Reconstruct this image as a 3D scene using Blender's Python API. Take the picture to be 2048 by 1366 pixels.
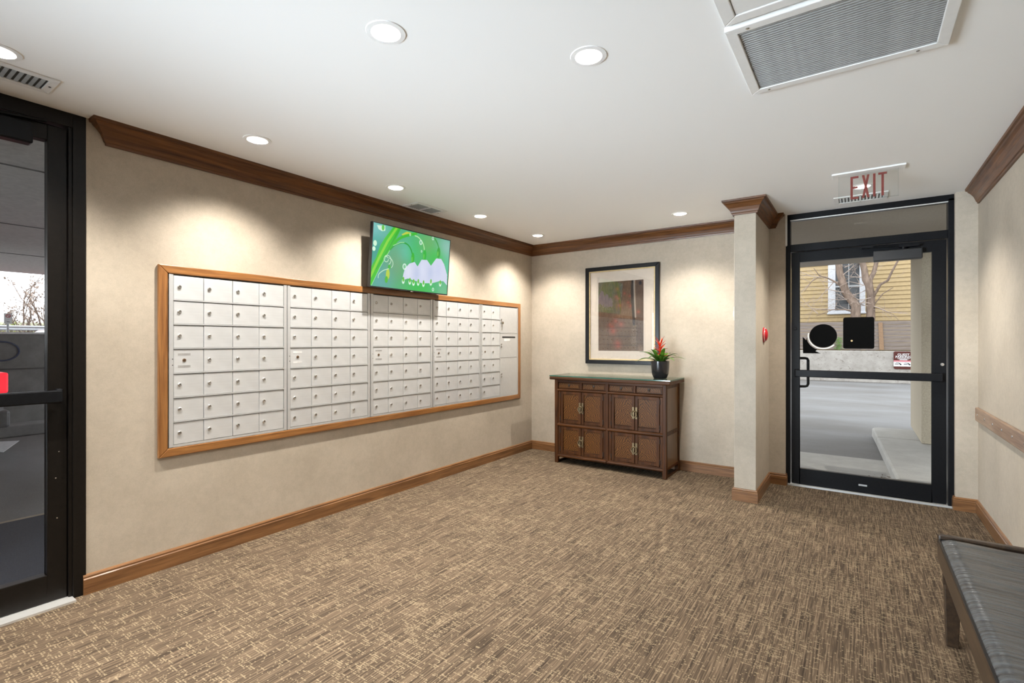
import bpy, bmesh, math, random
import numpy as np
from mathutils import Vector
for o in list(bpy.data.objects): bpy.data.objects.remove(o)
SC = bpy.context.scene; COL = SC.collection; PI = math.pi
rnd = random.Random(7)

# ------------------------------------------------------------------ camera
H = 2.455                       # ceiling height
XL, XR, YB = -3.27, 0.745, 5.12  # left wall, right wall, back wall
YREAR = -2.8
cam = bpy.data.cameras.new('camera'); camo = bpy.data.objects.new('camera', cam); COL.objects.link(camo)
cam.sensor_width = 36.0; cam.lens = 996.0/2048*36; cam.clip_start = .02; cam.clip_end = 300
camo.location = (0, 0, 1.302); camo.rotation_euler = (PI/2, 0, math.atan2(693, 996))
SC.camera = camo
# ------------------------------------------------------------------ world, exposure
w = bpy.data.worlds.new('overcast_sky'); SC.world = w; w.use_nodes = True
nt = w.node_tree; nt.nodes.clear()
wo = nt.nodes.new('ShaderNodeOutputWorld'); wb = nt.nodes.new('ShaderNodeBackground')
tc = nt.nodes.new('ShaderNodeTexCoord'); sx = nt.nodes.new('ShaderNodeSeparateXYZ'); cr = nt.nodes.new('ShaderNodeValToRGB')
nt.links.new(tc.outputs['Generated'], sx.inputs[0]); nt.links.new(sx.outputs['Z'], cr.inputs[0])
cr.color_ramp.elements[0].position = 0; cr.color_ramp.elements[0].color = (.95, .97, 1, 1)
cr.color_ramp.elements[1].position = .9; cr.color_ramp.elements[1].color = (.86, .93, 1, 1)
nt.links.new(cr.outputs[0], wb.inputs[0]); wb.inputs[1].default_value = 3.5
nt.links.new(wb.outputs[0], wo.inputs[0])
vs = SC.view_settings; vs.view_transform = 'Standard'; vs.look = 'None'; vs.gamma = 1; vs.use_curve_mapping = False
vs.exposure = 0.0
SPOT_W = 152.0                   # power of one recessed lamp
DAY_FILL_W = 70.0                    # added fill lamp standing in for daylight from the entrance glazing

def area(name, loc, target, sx_, sy_, power, color):
    l = bpy.data.lights.new(name, 'AREA'); l.shape = 'RECTANGLE'; l.size = sx_; l.size_y = sy_; l.energy = power; l.color = color
    o = bpy.data.objects.new(name, l); COL.objects.link(o); o.location = loc
    o.rotation_euler = (Vector(target)-Vector(loc)).to_track_quat('-Z', 'Y').to_euler(); return o
area('daylight_fill', (-2.7, -1.5, .95), (.2, 4.4, 1.78), 1.6, 1.3, DAY_FILL_W, (.78, .90, 1)).data.spread = math.radians(72)  # unseen area lamp added inside the room to brighten the ceiling

# ------------------------------------------------------------------ materials
MATS = {}
def lin(r, g, b):
    f = lambda c: (c/255/12.92) if c/255 <= .04045 else ((c/255+.055)/1.055)**2.4
    return (f(r), f(g), f(b), 1)
class NB:
    def __init__(s, name):
        s.m = bpy.data.materials.new(name); s.m.use_nodes = True; s.t = s.m.node_tree
        s.p = s.t.nodes['Principled BSDF']; s.out = s.t.nodes['Material Output']
    def n(s, t, **k):
        q = s.t.nodes.new(t)
        for a, v in k.items(): setattr(q, a, v)
        return q
    def l(s, a, b): s.t.links.new(a, b)
    def coords(s, scale=(1, 1, 1), rot=(0, 0, 0)):
        t = s.n('ShaderNodeTexCoord'); m = s.n('ShaderNodeMapping')
        m.inputs['Scale'].default_value = scale; m.inputs['Rotation'].default_value = rot
        s.l(t.outputs['Object'], m.inputs[0]); return m.outputs[0]
    def noise(s, vec, scale, detail=4, rough=.55, dist=0):
        q = s.n('ShaderNodeTexNoise'); s.l(vec, q.inputs['Vector']); q.inputs['Scale'].default_value = scale
        q.inputs['Detail'].default_value = detail; q.inputs['Roughness'].default_value = rough; q.inputs['Distortion'].default_value = dist
        return q.outputs['Fac']
    def ramp(s, fac, stops):
        q = s.n('ShaderNodeValToRGB'); e = q.color_ramp.elements
        while len(e) < len(stops): e.new(.5)
        for i, (p, c) in enumerate(stops): e[i].position = p; e[i].color = c
        s.l(fac, q.inputs[0]); return q.outputs[0]
    def mix(s, fac, a, b, mode='MIX'):
        q = s.n('ShaderNodeMix', data_type='RGBA', blend_type=mode)
        for sock, v in ((q.inputs['Factor'], fac), (q.inputs[6], a), (q.inputs[7], b)):
            if hasattr(v, 'links'): s.l(v, sock)
            else: sock.default_value = v
        return q.outputs[2]
    def math(s, op, a, b=0, c=None):
        q = s.n('ShaderNodeMath', operation=op)
        for sock, v in zip(q.inputs, (a, b, c)):
            if v is None: continue
            if hasattr(v, 'links'): s.l(v, sock)
            else: sock.default_value = v
        return q.outputs[0]
    def bump(s, h, strength=.3, dist=.002):
        q = s.n('ShaderNodeBump'); q.inputs['Strength'].default_value = strength; q.inputs['Distance'].default_value = dist
        s.l(h, q.inputs['Height']); s.l(q.outputs[0], s.p.inputs['Normal'])
    def base(s, c): 
        if hasattr(c, 'links'): s.l(c, s.p.inputs['Base Color'])
        else: s.p.inputs['Base Color'].default_value = c
    def done(s, rough=.5, metal=0, coat=0, spec=.5):
        s.p.inputs['Roughness'].default_value = rough; s.p.inputs['Metallic'].default_value = metal
        s.p.inputs['Coat Weight'].default_value = coat; s.p.inputs['Coat Roughness'].default_value = .12
        s.p.inputs['Specular IOR Level'].default_value = spec
        MATS[s.m.name] = s.m; return s.m
def plain(name, c, rough=.5, metal=0, coat=0, var=.12, scale=30, spec=.5):
    b = NB(name); f = b.noise(b.coords(), scale, 3)
    lo = tuple(x*(1-var) for x in c[:3])+(1,); hi = tuple(min(1, x*(1+var)) for x in c[:3])+(1,)
    b.base(b.ramp(f, [(.3, lo), (.7, hi)])); return b.done(rough, metal, coat, spec)
def wood(name, dark, light, axis, rough=.4, coat=.25, fine=1.0, spec=.5):
    b = NB(name); sc = [38*fine]*3; sc['xyz'.index(axis)] = 2.2*fine
    v = b.coords(tuple(sc)); f = b.noise(v, 1, 6, .6, .6)
    sc2 = [150*fine]*3; sc2['xyz'.index(axis)] = 5*fine
    g = b.noise(b.coords(tuple(sc2)), 1, 3)
    col = b.ramp(f, [(.3, dark), (.68, light)])
    col = b.mix(b.ramp(g, [(.36, (.55, .55, .55, 1)), (.5, (1, 1, 1, 1))]), (0, 0, 0, 1), col)
    b.base(b.mix(.55, b.ramp(f, [(.3, dark), (.68, light)]), col)); b.bump(g, .15, .001); return b.done(rough, 0, coat, spec)
def emit(name, c, s):
    b = NB(name); b.p.inputs['Emission Color'].default_value = c; b.p.inputs['Emission Strength'].default_value = s
    b.base(c); return b.done(.4)
def glass(name, tint, refl=1.0):
    b = NB(name); tr = b.n('ShaderNodeBsdfTransparent'); tr.inputs[0].default_value = tint
    gl = b.n('ShaderNodeBsdfGlossy'); gl.inputs['Roughness'].default_value = .01
    fr = b.n('ShaderNodeFresnel'); ge = b.n('ShaderNodeNewGeometry'); b.l(b.math('MULTIPLY_ADD', ge.outputs['Backfacing'], 1/1.45-1.45, 1.45), fr.inputs[0])
    mx = b.n('ShaderNodeMixShader'); b.l(b.math('MULTIPLY', fr.outputs[0], refl), mx.inputs[0]); b.l(tr.outputs[0], mx.inputs[1]); b.l(gl.outputs[0], mx.inputs[2])
    b.l(mx.outputs[0], b.out.inputs[0]); b.t.nodes.remove(b.p); MATS[name] = b.m; return b.m
def vcol(name, emission=0, rough=.5):
    b = NB(name); a = b.n('ShaderNodeVertexColor', layer_name='Col')
    if emission:
        b.base((.01, .01, .01, 1)); b.l(a.outputs[0], b.p.inputs['Emission Color']); b.p.inputs['Emission Strength'].default_value = emission
    else: b.l(a.outputs[0], b.p.inputs['Base Color'])
    return b.done(rough)

# wallpaper: mottled beige cloth
b = NB('wallpaper'); v = b.coords(); f1 = b.noise(v, 3.0, 5, .6); f2 = b.noise(b.coords((28, 28, 28)), 1, 5, .75); f3 = b.noise(v, 260, 2)
c = b.ramp(f1, [(.3, (.455, .390, .308, 1)), (.7, (.545, .473, .380, 1))])
c = b.mix(.5, c, b.ramp(f2, [(.3, (.78, .78, .78, 1)), (.62, (1, 1, 1, 1))]), 'MULTIPLY')
c = b.mix(.35, c, b.ramp(f3, [(.35, (.75, .75, .75, 1)), (.65, (1, 1, 1, 1))]), 'MULTIPLY')
b.base(c); b.bump(f3, .12, .001); b.done(.75)
# ceiling paint
b = NB('ceiling_paint'); f = b.noise(b.coords(), 220, 2); b.base((.90, .90, .89, 1)); b.bump(f, .06, .001); b.done(.8)
# carpet: long streaks along Y, broken pale dashes across X
b = NB('carpet')
v = b.coords()
st = b.noise(b.coords((165, 5, 1)), 1, 4, .6)               # streaks along Y
st2 = b.noise(b.coords((52, 1.6, 1)), 1, 3, .5)
big = b.noise(b.coords((1.1, 1.4, 1)), 1, 2)
base_c = b.ramp(st, [(.36, lin(50, 41, 32)), (.5, lin(88, 74, 60)), (.64, lin(140, 121, 99))])
base_c = b.mix(b.math('MULTIPLY', st2, .5), base_c, b.ramp(st2, [(.35, lin(62, 51, 40)), (.65, lin(122, 103, 83))]))
def cellnoise(sx_, sy_):
    m = b.n('ShaderNodeVectorMath', operation='FLOOR'); b.l(b.coords((sx_, sy_, 1)), m.inputs[0])
    q = b.n('ShaderNodeTexWhiteNoise', noise_dimensions='2D'); b.l(m.outputs[0], q.inputs['Vector']); return q.outputs['Value']
o2 = b.n('ShaderNodeSeparateXYZ'); b.l(b.coords(), o2.inputs[0]); ox, oy = o2.outputs['X'], o2.outputs['Y']
row = b.math('FLOOR', b.math('MULTIPLY', oy, 105))
rr = b.n('ShaderNodeTexWhiteNoise', noise_dimensions='1D'); b.l(row, rr.inputs['W'])
seg = b.math('FLOOR', b.math('ADD', b.math('MULTIPLY', ox, 24), b.math('MULTIPLY', rr.outputs['Value'], 37)))
cm = b.n('ShaderNodeCombineXYZ'); b.l(seg, cm.inputs['X']); b.l(row, cm.inputs['Y'])
wn2 = b.n('ShaderNodeTexWhiteNoise', noise_dimensions='2D'); b.l(cm.outputs[0], wn2.inputs['Vector'])
clus = b.noise(b.coords((2.6, 2.2, 1)), 1, 3, .6)
prob = b.math('SUBTRACT', b.math('MULTIPLY', clus, 1.3), .40)
dash = b.math('GREATER_THAN', prob, wn2.outputs['Value'])
fleck = cellnoise(190, 105)
dots = b.math('GREATER_THAN', fleck, .34)
thin = b.math('LESS_THAN', b.math('FRACT', b.math('MULTIPLY', oy, 105)), .55)
hit = b.math('MULTIPLY', dash, b.math('MULTIPLY', dots, thin))
lone = b.math('GREATER_THAN', cellnoise(170, 190), .955)
hit = b.math('MAXIMUM', hit, lone)
pale = b.mix(b.math('MULTIPLY', hit, .44), base_c, b.mix(fleck, lin(152, 134, 106), lin(192, 173, 141)))
tiny = b.noise(b.coords((420, 420, 1)), 1, 1)
pale = b.mix(.6, pale, b.ramp(tiny, [(.3, (.62, .62, .62, 1)), (.7, (1.0, 1.0, 1.0, 1))]), 'MULTIPLY')
b.base(pale); b.bump(tiny, .5, .003); b.done(.95, spec=.2)

wood('crown_wood_x', lin(66, 38, 17), lin(122, 78, 41), 'x', .42, .08, spec=.35)
wood('crown_wood_y', lin(66, 38, 17), lin(122, 78, 41), 'y', .42, .08, spec=.35)
wood('base_wood_x', lin(98, 64, 36), lin(146, 103, 64), 'x', .35, .3)
wood('base_wood_y', lin(98, 64, 36), lin(146, 103, 64), 'y', .35, .3)
wood('mail_wood_y', lin(120, 74, 36), lin(168, 116, 64), 'y', .35, .35)
wood('mail_wood_z', lin(120, 74, 36), lin(168, 116, 64), 'z', .35, .35)
wood('dresser_wood', lin(42, 22, 9), lin(98, 58, 26), 'z', .45, 0, spec=.2)
wood('dresser_wood_x', lin(42, 22, 9), lin(98, 58, 26), 'x', .45, 0, spec=.2)
wood('dresser_side', lin(84, 56, 30), lin(116, 80, 44), 'z', .36, .2)
wood('rail_wood', lin(120, 88, 66), lin(168, 136, 108), 'y', .4, .3)
wood('bench_wood', lin(34, 24, 16), lin(66, 49, 34), 'y', .4, .3)
# burl panels with cathedral grain
b = NB('dresser_panel'); t = b.n('ShaderNodeTexCoord'); mp = b.n('ShaderNodeMapping'); mp.inputs['Scale'].default_value = (5, 5, 9)
b.l(t.outputs['Object'], mp.inputs[0]); sp = b.n('ShaderNodeSeparateXYZ'); b.l(t.outputs['Object'], sp.inputs[0])
nz = b.noise(mp.outputs[0], 1.6, 3, .6, .3)
arch = b.math('ABSOLUTE', sp.outputs['X']); 
h_ = b.math('ADD', b.math('MULTIPLY', sp.outputs['Z'], 36), b.math('MULTIPLY', arch, 48))
h_ = b.math('ADD', h_, b.math('MULTIPLY', nz, 4.2))
wv = b.math('FRACT', h_)
fine_n = b.noise(b.coords((30, 30, 220)), 1, 3)
c = b.ramp(wv, [(0, lin(34, 16, 4)), (.18, lin(84, 49, 14)), (.5, lin(122, 78, 26)), (.84, lin(94, 56, 16)), (.99, lin(44, 22, 6))])
c = b.mix(.4, c, b.ramp(fine_n, [(.3, (.5, .5, .5, 1)), (.7, (1, 1, 1, 1))]), 'MULTIPLY'); b.base(c); b.done(.45, 0, 0, .25)
# brushed aluminium
b = NB('mailbox_metal'); f = b.noise(b.coords((1, 6, 260)), 1, 3); g = b.noise(b.coords(), 5, 3)
c = b.mix(.5, b.ramp(f, [(.3, (.69, .70, .715, 1)), (.7, (.80, .815, .835, 1))]), b.ramp(g, [(.35, (.68, .69, .70, 1)), (.65, (.82, .835, .85, 1))])); b.base(c); b.done(.38, .45)
plain('mailbox_edge', (.68, .685, .69, 1), .36, .5, var=.025); plain('dark_gap', (.06, .06, .06, 1), .6)
plain('chrome', (.62, .60, .57, 1), .25, .9); plain('key_hole', (.02, .02, .02, 1), .5); plain('worn_lock', (.20, .13, .08, 1), .5, .4)
plain('grey_strip', (.36, .35, .34, 1), .6); plain('white_strip', (.85, .85, .84, 1), .6)
plain('black_metal', (.006, .0065, .008, 1), .34, 0, 0, .2, 60, .2); plain('bronze_metal', (.007, .0055, .0045, 1), .36, 0, 0, .2, 60, .25)
plain('closer_paint', (.016, .016, .017, 1), .42, 0)
plain('white_metal', (.80, .80, .79, 1), .45, var=.025); plain('grille_slat', (.27, .265, .255, 1), .5); plain('vent_dark', (.05, .055, .055, 1), .8); plain('vent_slat', (.33, .34, .34, 1), .6)
plain('aluminium', (.75, .75, .74, 1), .4, .6, var=.025)
plain('reflector', (.90, .90, .88, 1), .3); plain('white_plastic', (.86, .86, .85, 1), .4, var=.025)
emit('lamp_face', (1, .93, .82, 1), 14)
plain('exit_red', lin(122, 62, 56), .5, spec=.2); plain('alarm_red', (.52, .01, .02, 1), .3, 0, .5)
glass('clear_glass', (.96, .965, .96, 1), .25); glass('tinted_glass', (.95, .955, .96, 1), .4); glass('picture_glass', (.98, .98, .98, 1), 2.0); glass('acrylic', (.97, .98, .98, 1), .5)
glass('green_glass', (.80, .93, .87, 1), 1.0)
plain('glass_edge', (.02, .12, .09, 1), .1)
plain('frame_black', (.005, .005, .006, 1), .3, 0, .1, spec=.3); plain('gold_liner', lin(196, 172, 126), .4, .2); plain('mat_board', lin(232, 218, 202), .8, var=.03)
plain('brass_old', (.20, .15, .085, 1), .42, .8); plain('iron_old', (.06, .05, .045, 1), .4, .7)
plain('pot_black', (.014, .014, .016, 1), .22, 0, .4); plain('soil', (.05, .035, .02, 1), .95)
b = NB('leaf_green'); f = b.noise(b.coords(), 14, 2); b.base(b.ramp(f, [(.35, lin(30, 74, 16)), (.65, lin(104, 148, 48))])); b.done(.35)
b = NB('bract_red'); f = b.noise(b.coords(), 25, 2); b.base(b.ramp(f, [(.35, lin(190, 36, 30)), (.65, lin(228, 92, 52))])); b.done(.4)
b = NB('bench_leather'); f = b.noise(b.coords((3, 60, 4)), 1, 4, .6, .3); g = b.noise(b.coords(), 350, 2)
b.base(b.ramp(f, [(.34, (.030, .033, .037, 1)), (.62, (.080, .090, .100, 1))])); b.bump(b.math('ADD', b.math('MULTIPLY', f, 1.0), b.math('MULTIPLY', g, .04)), .5, .008); b.done(.27, spec=.9)  # paler blue-grey streaks paint the cushion's highlights into the base colour
plain('leather_piping', (.012, .012, .013, 1), .3)
plain('tv_black', (.012, .012, .014, 1), .3)
vcol('screen_picture', 1.0, .25); vcol('art_print', 0, .7)
# outdoors
b = NB('asphalt'); f = b.noise(b.coords(), 160, 2, .7); g = b.noise(b.coords((.4, .9, 1)), 1, 4, .6)
c = b.mix(.55, b.ramp(f, [(.3, (.11, .106, .103, 1)), (.7, (.25, .245, .242, 1))]), b.ramp(g, [(.35, (.13, .115, .10, 1)), (.65, (.24, .235, .235, 1))])); b.base(c); b.bump(f, .4, .006); b.done(.9)
b = NB('concrete'); f = b.noise(b.coords(), 5, 6, .65); g = b.noise(b.coords(), 120, 2); c = b.mix(.5, b.ramp(f, [(.35, (.36, .345, .32, 1)), (.65, (.50, .485, .46, 1))]), b.ramp(g, [(.3, (.36, .35, .33, 1)), (.7, (.5, .49, .47, 1))])); b.base(c); b.bump(g, .25, .003); b.done(.9)
b = NB('old_concrete'); f = b.noise(b.coords(), 3, 6, .7); vz = b.noise(b.coords(), 9, 5, .7, 1.2)
c = b.mix(b.ramp(vz, [(.58, (0, 0, 0, 1)), (.64, (1, 1, 1, 1))]), b.ramp(f, [(.3, (.30, .275, .245, 1)), (.65, (.43, .40, .365, 1))]), (.22, .19, .165, 1)); b.base(c); b.bump(vz, .5, .02); b.done(.95)
b = NB('dark_concrete'); f = b.noise(b.coords(), 4, 6, .7); b.base(b.ramp(f, [(.35, (.17, .17, .165, 1)), (.65, (.24, .24, .235, 1))])); b.done(.9)
plain('stucco', (.44, .38, .29, 1), .95, 0, 0, .15, 90); plain('soffit_paint', (.40, .35, .29, 1), .95, 0, 0, .1, 60); plain('soffit_grey', (.74, .73, .70, 1), .95, 0, 0, .1, 20)
plain('siding_yellow', (.43, .315, .16, 1), .7, 0, 0, .08, 12); plain('trim_white', (.62, .63, .66, 1), .6); plain('house_glass', (.03, .035, .04, 1), .12)
b = NB('fence_wood'); f = b.noise(b.coords((2, 30, 40)), 1, 5, .65); b.base(b.ramp(f, [(.3, (.13, .10, .085, 1)), (.68, (.27, .225, .195, 1))])); b.done(.9)
plain('post_wood', lin(140, 112, 86), .8); plain('roof_dark', (.08, .075, .07, 1), .9)
b = NB('bark'); f = b.noise(b.coords((14, 14, 3)), 1, 5, .65); b.base(b.ramp(f, [(.3, (.12, .085, .065, 1)), (.7, (.30, .22, .17, 1))])); b.done(.9)
plain('twig', (.40, .32, .27, 1), .9); plain('bud_leaf', (.30, .34, .10, 1), .7, 0, 0, .4, 3); plain('blossom_leaf', (.42, .33, .27, 1), .8, 0, 0, .3, 3)
plain('sign_brown', lin(84, 44, 39), .5, spec=.2); plain('sign_white', (.8, .8, .8, 1), .5); plain('sign_pink', lin(226, 130, 140), .5); plain('sign_black', (.02, .02, .025, 1), .5); plain('sign_red', (.55, .03, .04, 1), .5)
plain('steel_grey', (.42, .43, .44, 1), .5, .5); plain('car_grey', (.13, .13, .135, 1), .35, 0, .5); plain('car_red', (.40, .02, .04, 1), .5, 0, 0, spec=.2); plain('car_glass', (.015, .017, .02, 1), .1); plain('tyre', (.015, .015, .015, 1), .8)
emit('tail_lamp', (1, .03, .05, 1), 1.0)
plain('road_paint', (.62, .62, .62, 1), .8); plain('mat_blue', (.032, .036, .05, 1), .95, 0, 0, .3, 200); plain('mat_edge', (.30, .25, .19, 1), .9); plain('blue_paint', (.06, .075, .13, 1), .9)
plain('decal_black', (.002, .002, .002, 1), .8, spec=.05); plain('decal_ring', (.6, .6, .58, 1), .5); plain('dry_leaf', (.13, .08, .045, 1), .9, 0, 0, .4, 9); plain('bank_grass', (.34, .35, .22, 1), .9, 0, 0, .3, 2); plain('grass_green', (.12, .22, .05, 1), .8, 0, 0, .4, 9)

# ------------------------------------------------------------------ mesh builder
WL = {}
class MB:
    def __init__(s): s.v = []; s.f = []; s.mi = []; s.sm = []
    def add(s, vs, fs, mi=0, smooth=False):
        o = len(s.v); s.v += [tuple(p) for p in vs]
        for f in fs: s.f.append(tuple(i+o for i in f)); s.mi.append(mi); s.sm.append(smooth)
        return s
    def box(s, x0, x1, y0, y1, z0, z1, mi=0):
        v = [(x, y, z) for z in (z0, z1) for y in (y0, y1) for x in (x0, x1)]
        return s.add(v, [(0, 2, 3, 1), (4, 5, 7, 6), (0, 1, 5, 4), (2, 6, 7, 3), (0, 4, 6, 2), (1, 3, 7, 5)], mi)
    def prism(s, poly, axis, a, b_, mi=0, smooth=False):
        """poly in the plane across axis: x->(y,z), y->(x,z), z->(x,y)"""
        def P(p, t): return {'x': (t, p[0], p[1]), 'y': (p[0], t, p[1]), 'z': (p[0], p[1], t)}[axis]
        n = len(poly); v = [P(p, a) for p in poly]+[P(p, b_) for p in poly]
        s.add(v, [(i, (i+1) % n, n+(i+1) % n, n+i) for i in range(n)], mi, smooth)
        return s.add(v, [tuple(range(n-1, -1, -1)), tuple(range(n, 2*n))], mi)
    def lathe(s, prof, c, axis='z', n=20, mi=0, sign=1, cap=True):
        def P(r, h, a):
            p, q = r*math.cos(a), r*math.sin(a)
            return {'z': (c[0]+p, c[1]+q, c[2]+sign*h), 'x': (c[0]+sign*h, c[1]+p, c[2]+q), 'y': (c[0]+p, c[1]+sign*h, c[2]+q)}[axis]
        v = [P(r, h, 2*PI*k/n) for r, h in prof for k in range(n)]
        f = [(i*n+k, i*n+(k+1) % n, (i+1)*n+(k+1) % n, (i+1)*n+k) for i in range(len(prof)-1) for k in range(n)]
        s.add(v, f, mi, True)
        if cap:
            for i in (0, len(prof)-1):
                if prof[i][0] > 1e-5: s.add([P(prof[i][0], prof[i][1], 2*PI*k/n) for k in range(n)], [tuple(range(n))], mi)
        return s
    def tube(s, pts, r, n=8, mi=0, closed=False):
        pts = [Vector(p) for p in pts]; m = len(pts); rr = r if hasattr(r, '__len__') else [r]*m; vs = []; prev = None
        for i, p in enumerate(pts):
            if closed: d = pts[(i+1) % m]-pts[i-1]
            else: d = pts[min(i+1, m-1)]-pts[max(i-1, 0)]
            d = d.normalized() if d.length > 1e-9 else Vector((0, 0, 1))
            if prev is None: a = d.orthogonal().normalized()
            else: a = (prev-d*prev.dot(d)); a = a.normalized() if a.length > 1e-6 else d.orthogonal().normalized()
            prev = a; b_ = d.cross(a)
            vs += [p+(a*math.cos(2*PI*k/n)+b_*math.sin(2*PI*k/n))*rr[i] for k in range(n)]
        f = [((i % m)*n+k, (i % m)*n+(k+1) % n, ((i+1) % m)*n+(k+1) % n, ((i+1) % m)*n+k) for i in range(m if closed else m-1) for k in range(n)]
        s.add(vs, f, mi, True)
        if not closed: s.add(vs[:n], [tuple(range(n-1, -1, -1))], mi); s.add(vs[-n:], [tuple(range(n))], mi)
        return s
    def sweep(s, prof, path, mi=0, closed=False, side=1):
        """mitred moulding: prof = [(out,z)], path = [(x,y)] corners; 'out' is to the left of travel * side"""
        P = [Vector((x, y)) for x, y in path]; n = len(P); m = len(prof); rings = []
        for i in range(n):
            d0 = (P[i]-P[i-1]).normalized() if i > 0 else None; d1 = (P[i+1]-P[i]).normalized() if i < n-1 else None
            n0 = Vector((-d0.y, d0.x))*side if d0 else None; n1 = Vector((-d1.y, d1.x))*side if d1 else None
            if n0 is None: o = n1
            elif n1 is None: o = n0
            else: o = (n0+n1)/(1+n0.dot(n1))
            rings.append([(P[i].x+o.x*a, P[i].y+o.y*a, z) for a, z in prof])
        v = [p for r in rings for p in r]
        f = [(i*m+k, i*m+(k+1) % m, (i+1)*m+(k+1) % m, (i+1)*m+k) for i in range(n-1) for k in range(m)]
        s.add(v, f, mi); s.add(rings[0], [tuple(range(m))], mi); return s.add(rings[-1], [tuple(range(m-1, -1, -1))], mi)
    def build(s, name, mats, parent=None, org=None, bevel=0, seg=2, recalc=True, kind=None, label=None):
        if isinstance(mats, str): mats = [mats]
        pw = WL.get(parent.name, Vector((0, 0, 0))) if parent else Vector((0, 0, 0))
        o_w = Vector(org) if org is not None else pw
        me = bpy.data.meshes.new(name); me.from_pydata([tuple(Vector(p)-o_w) for p in s.v], [], s.f)
        for mt in mats: me.materials.append(MATS[mt])
        me.polygons.foreach_set('material_index', s.mi); me.polygons.foreach_set('use_smooth', s.sm)
        if recalc:
            bm = bmesh.new(); bm.from_mesh(me); bmesh.ops.remove_doubles(bm, verts=bm.verts, dist=1e-6); bmesh.ops.recalc_face_normals(bm, faces=bm.faces); bm.to_mesh(me); bm.free()
        if any(s.sm): me.set_sharp_from_angle(angle=math.radians(38))
        o = bpy.data.objects.new(name, me); COL.objects.link(o)
        if parent: o.parent = parent
        o.location = o_w-pw; WL[o.name] = o_w
        if bevel:
            md = o.modifiers.new('bevel', 'BEVEL'); md.width = bevel; md.segments = seg; md.limit_method = 'ANGLE'; md.angle_limit = math.radians(40)
        if kind: o['kind'] = kind
        if label: o['label'] = label
        return o
def thing(name, loc, label, cat, group=None, kind=None):
    o = bpy.data.objects.new(name, None); COL.objects.link(o); o.location = loc; o.empty_display_size = .1; WL[o.name] = Vector(loc)
    if kind: o['kind'] = kind
    else: o['label'] = label; o['category'] = cat
    if kind and label: o['label'] = label
    if group: o['group'] = group
    return o
def tag(o, label, cat, group=None):
    o['label'] = label; o['category'] = cat
    if group: o['group'] = group
    return o
def dup(o, parent, off):
    c_ = o.copy(); COL.objects.link(c_); c_.parent = parent; c_.location = o.location+Vector(off)
    WL[c_.name] = WL[o.name]+Vector(off); return c_
def box(x0, x1, y0, y1, z0, z1): return MB().box(x0, x1, y0, y1, z0, z1)
def text(body, size, loc, rot, mat, name, parent, ext=.001, sx_=1, bold=0, kind=None):
    cu = bpy.data.curves.new(name, 'FONT'); cu.body = body; cu.size = size; cu.align_x = 'CENTER'; cu.align_y = 'CENTER'; cu.extrude = ext; cu.offset = bold; cu.resolution_u = 3
    t_ = bpy.data.objects.new(name, cu); COL.objects.link(t_); dg = bpy.context.evaluated_depsgraph_get(); dg.update()
    me = bpy.data.meshes.new_from_object(t_.evaluated_get(dg)); bpy.data.objects.remove(t_)
    me.materials.clear(); me.materials.append(MATS[mat]); o = bpy.data.objects.new(name, me); COL.objects.link(o); o.parent = parent
    pw = WL[parent.name]; o.location = Vector(loc)-pw; o.rotation_euler = rot; o.scale = (sx_, 1, 1); WL[o.name] = Vector(loc); return o

# ================================================================== STRUCTURE
LIGHTS = [(-2.80, .455), (-2.82, 1.505), (-2.84, 2.56), (-2.85, 3.59), (-2.86, 4.60), (-1.32, 4.55), (-1.447, 1.256), (-.895, 1.828), (.02, 4.52)]
REAR_FILL_LIGHTS = [(-2.80, -.60), (-2.80, -1.65), (-1.45, -.9)]  # unseen downlights added behind the camera for ambient fill
LR = .056
def ceiling_mesh():
    cu = bpy.data.curves.new('ceiling', 'CURVE'); cu.dimensions = '2D'; cu.fill_mode = 'BOTH'
    def poly(pts):
        sp_ = cu.splines.new('POLY'); sp_.points.add(len(pts)-1)
        for p, q in zip(sp_.points, pts): p.co = (q[0], q[1], 0, 1)
        sp_.use_cyclic_u = True
    poly([(XL-.15, YREAR-.1), (XR+.12, YREAR-.1), (XR+.12, YB+.16), (XL-.15, YB+.16)])
    for x, y in LIGHTS+REAR_FILL_LIGHTS: poly([(x+LR*math.cos(2*PI*k/32), y+LR*math.sin(2*PI*k/32)) for k in range(32)])
    t_ = bpy.data.objects.new('t', cu); COL.objects.link(t_); dg = bpy.context.evaluated_depsgraph_get(); dg.update()
    me = bpy.data.meshes.new_from_object(t_.evaluated_get(dg)); bpy.data.objects.remove(t_)
    me.materials.clear(); me.materials.append(MATS['ceiling_paint'])
    o = bpy.data.objects.new('ceiling', me); COL.objects.link(o); o.location = (0, 0, H); o['kind'] = 'structure'
ceiling_mesh()
box(XL-.15, XR+.12, YREAR-.1, YB+.16, H+.12, H+.25).build('ceiling_slab', 'soffit_paint', kind='structure')
box(XL, XR+.12, YREAR-.1, YB+.02, -.025, 0).build('floor', 'carpet', kind='structure')
box(XL-.12, XL, .853, YB+.12, 0, H).build('wall_left', 'wallpaper', kind='structure')
MB().box(XL, -.545, YB, YB+.16, 0, H).box(.614, XR+.12, YB, YB+.16, 0, H).build('wall_back', 'wallpaper', kind='structure')
box(-.841, -.677, 4.41, YB, 0, H).build('wall_pier', 'wallpaper', kind='structure', bevel=.004)
box(XR, XR+.12, YREAR, YB, 0, H).build('wall_right', 'wallpaper', kind='structure')
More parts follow.
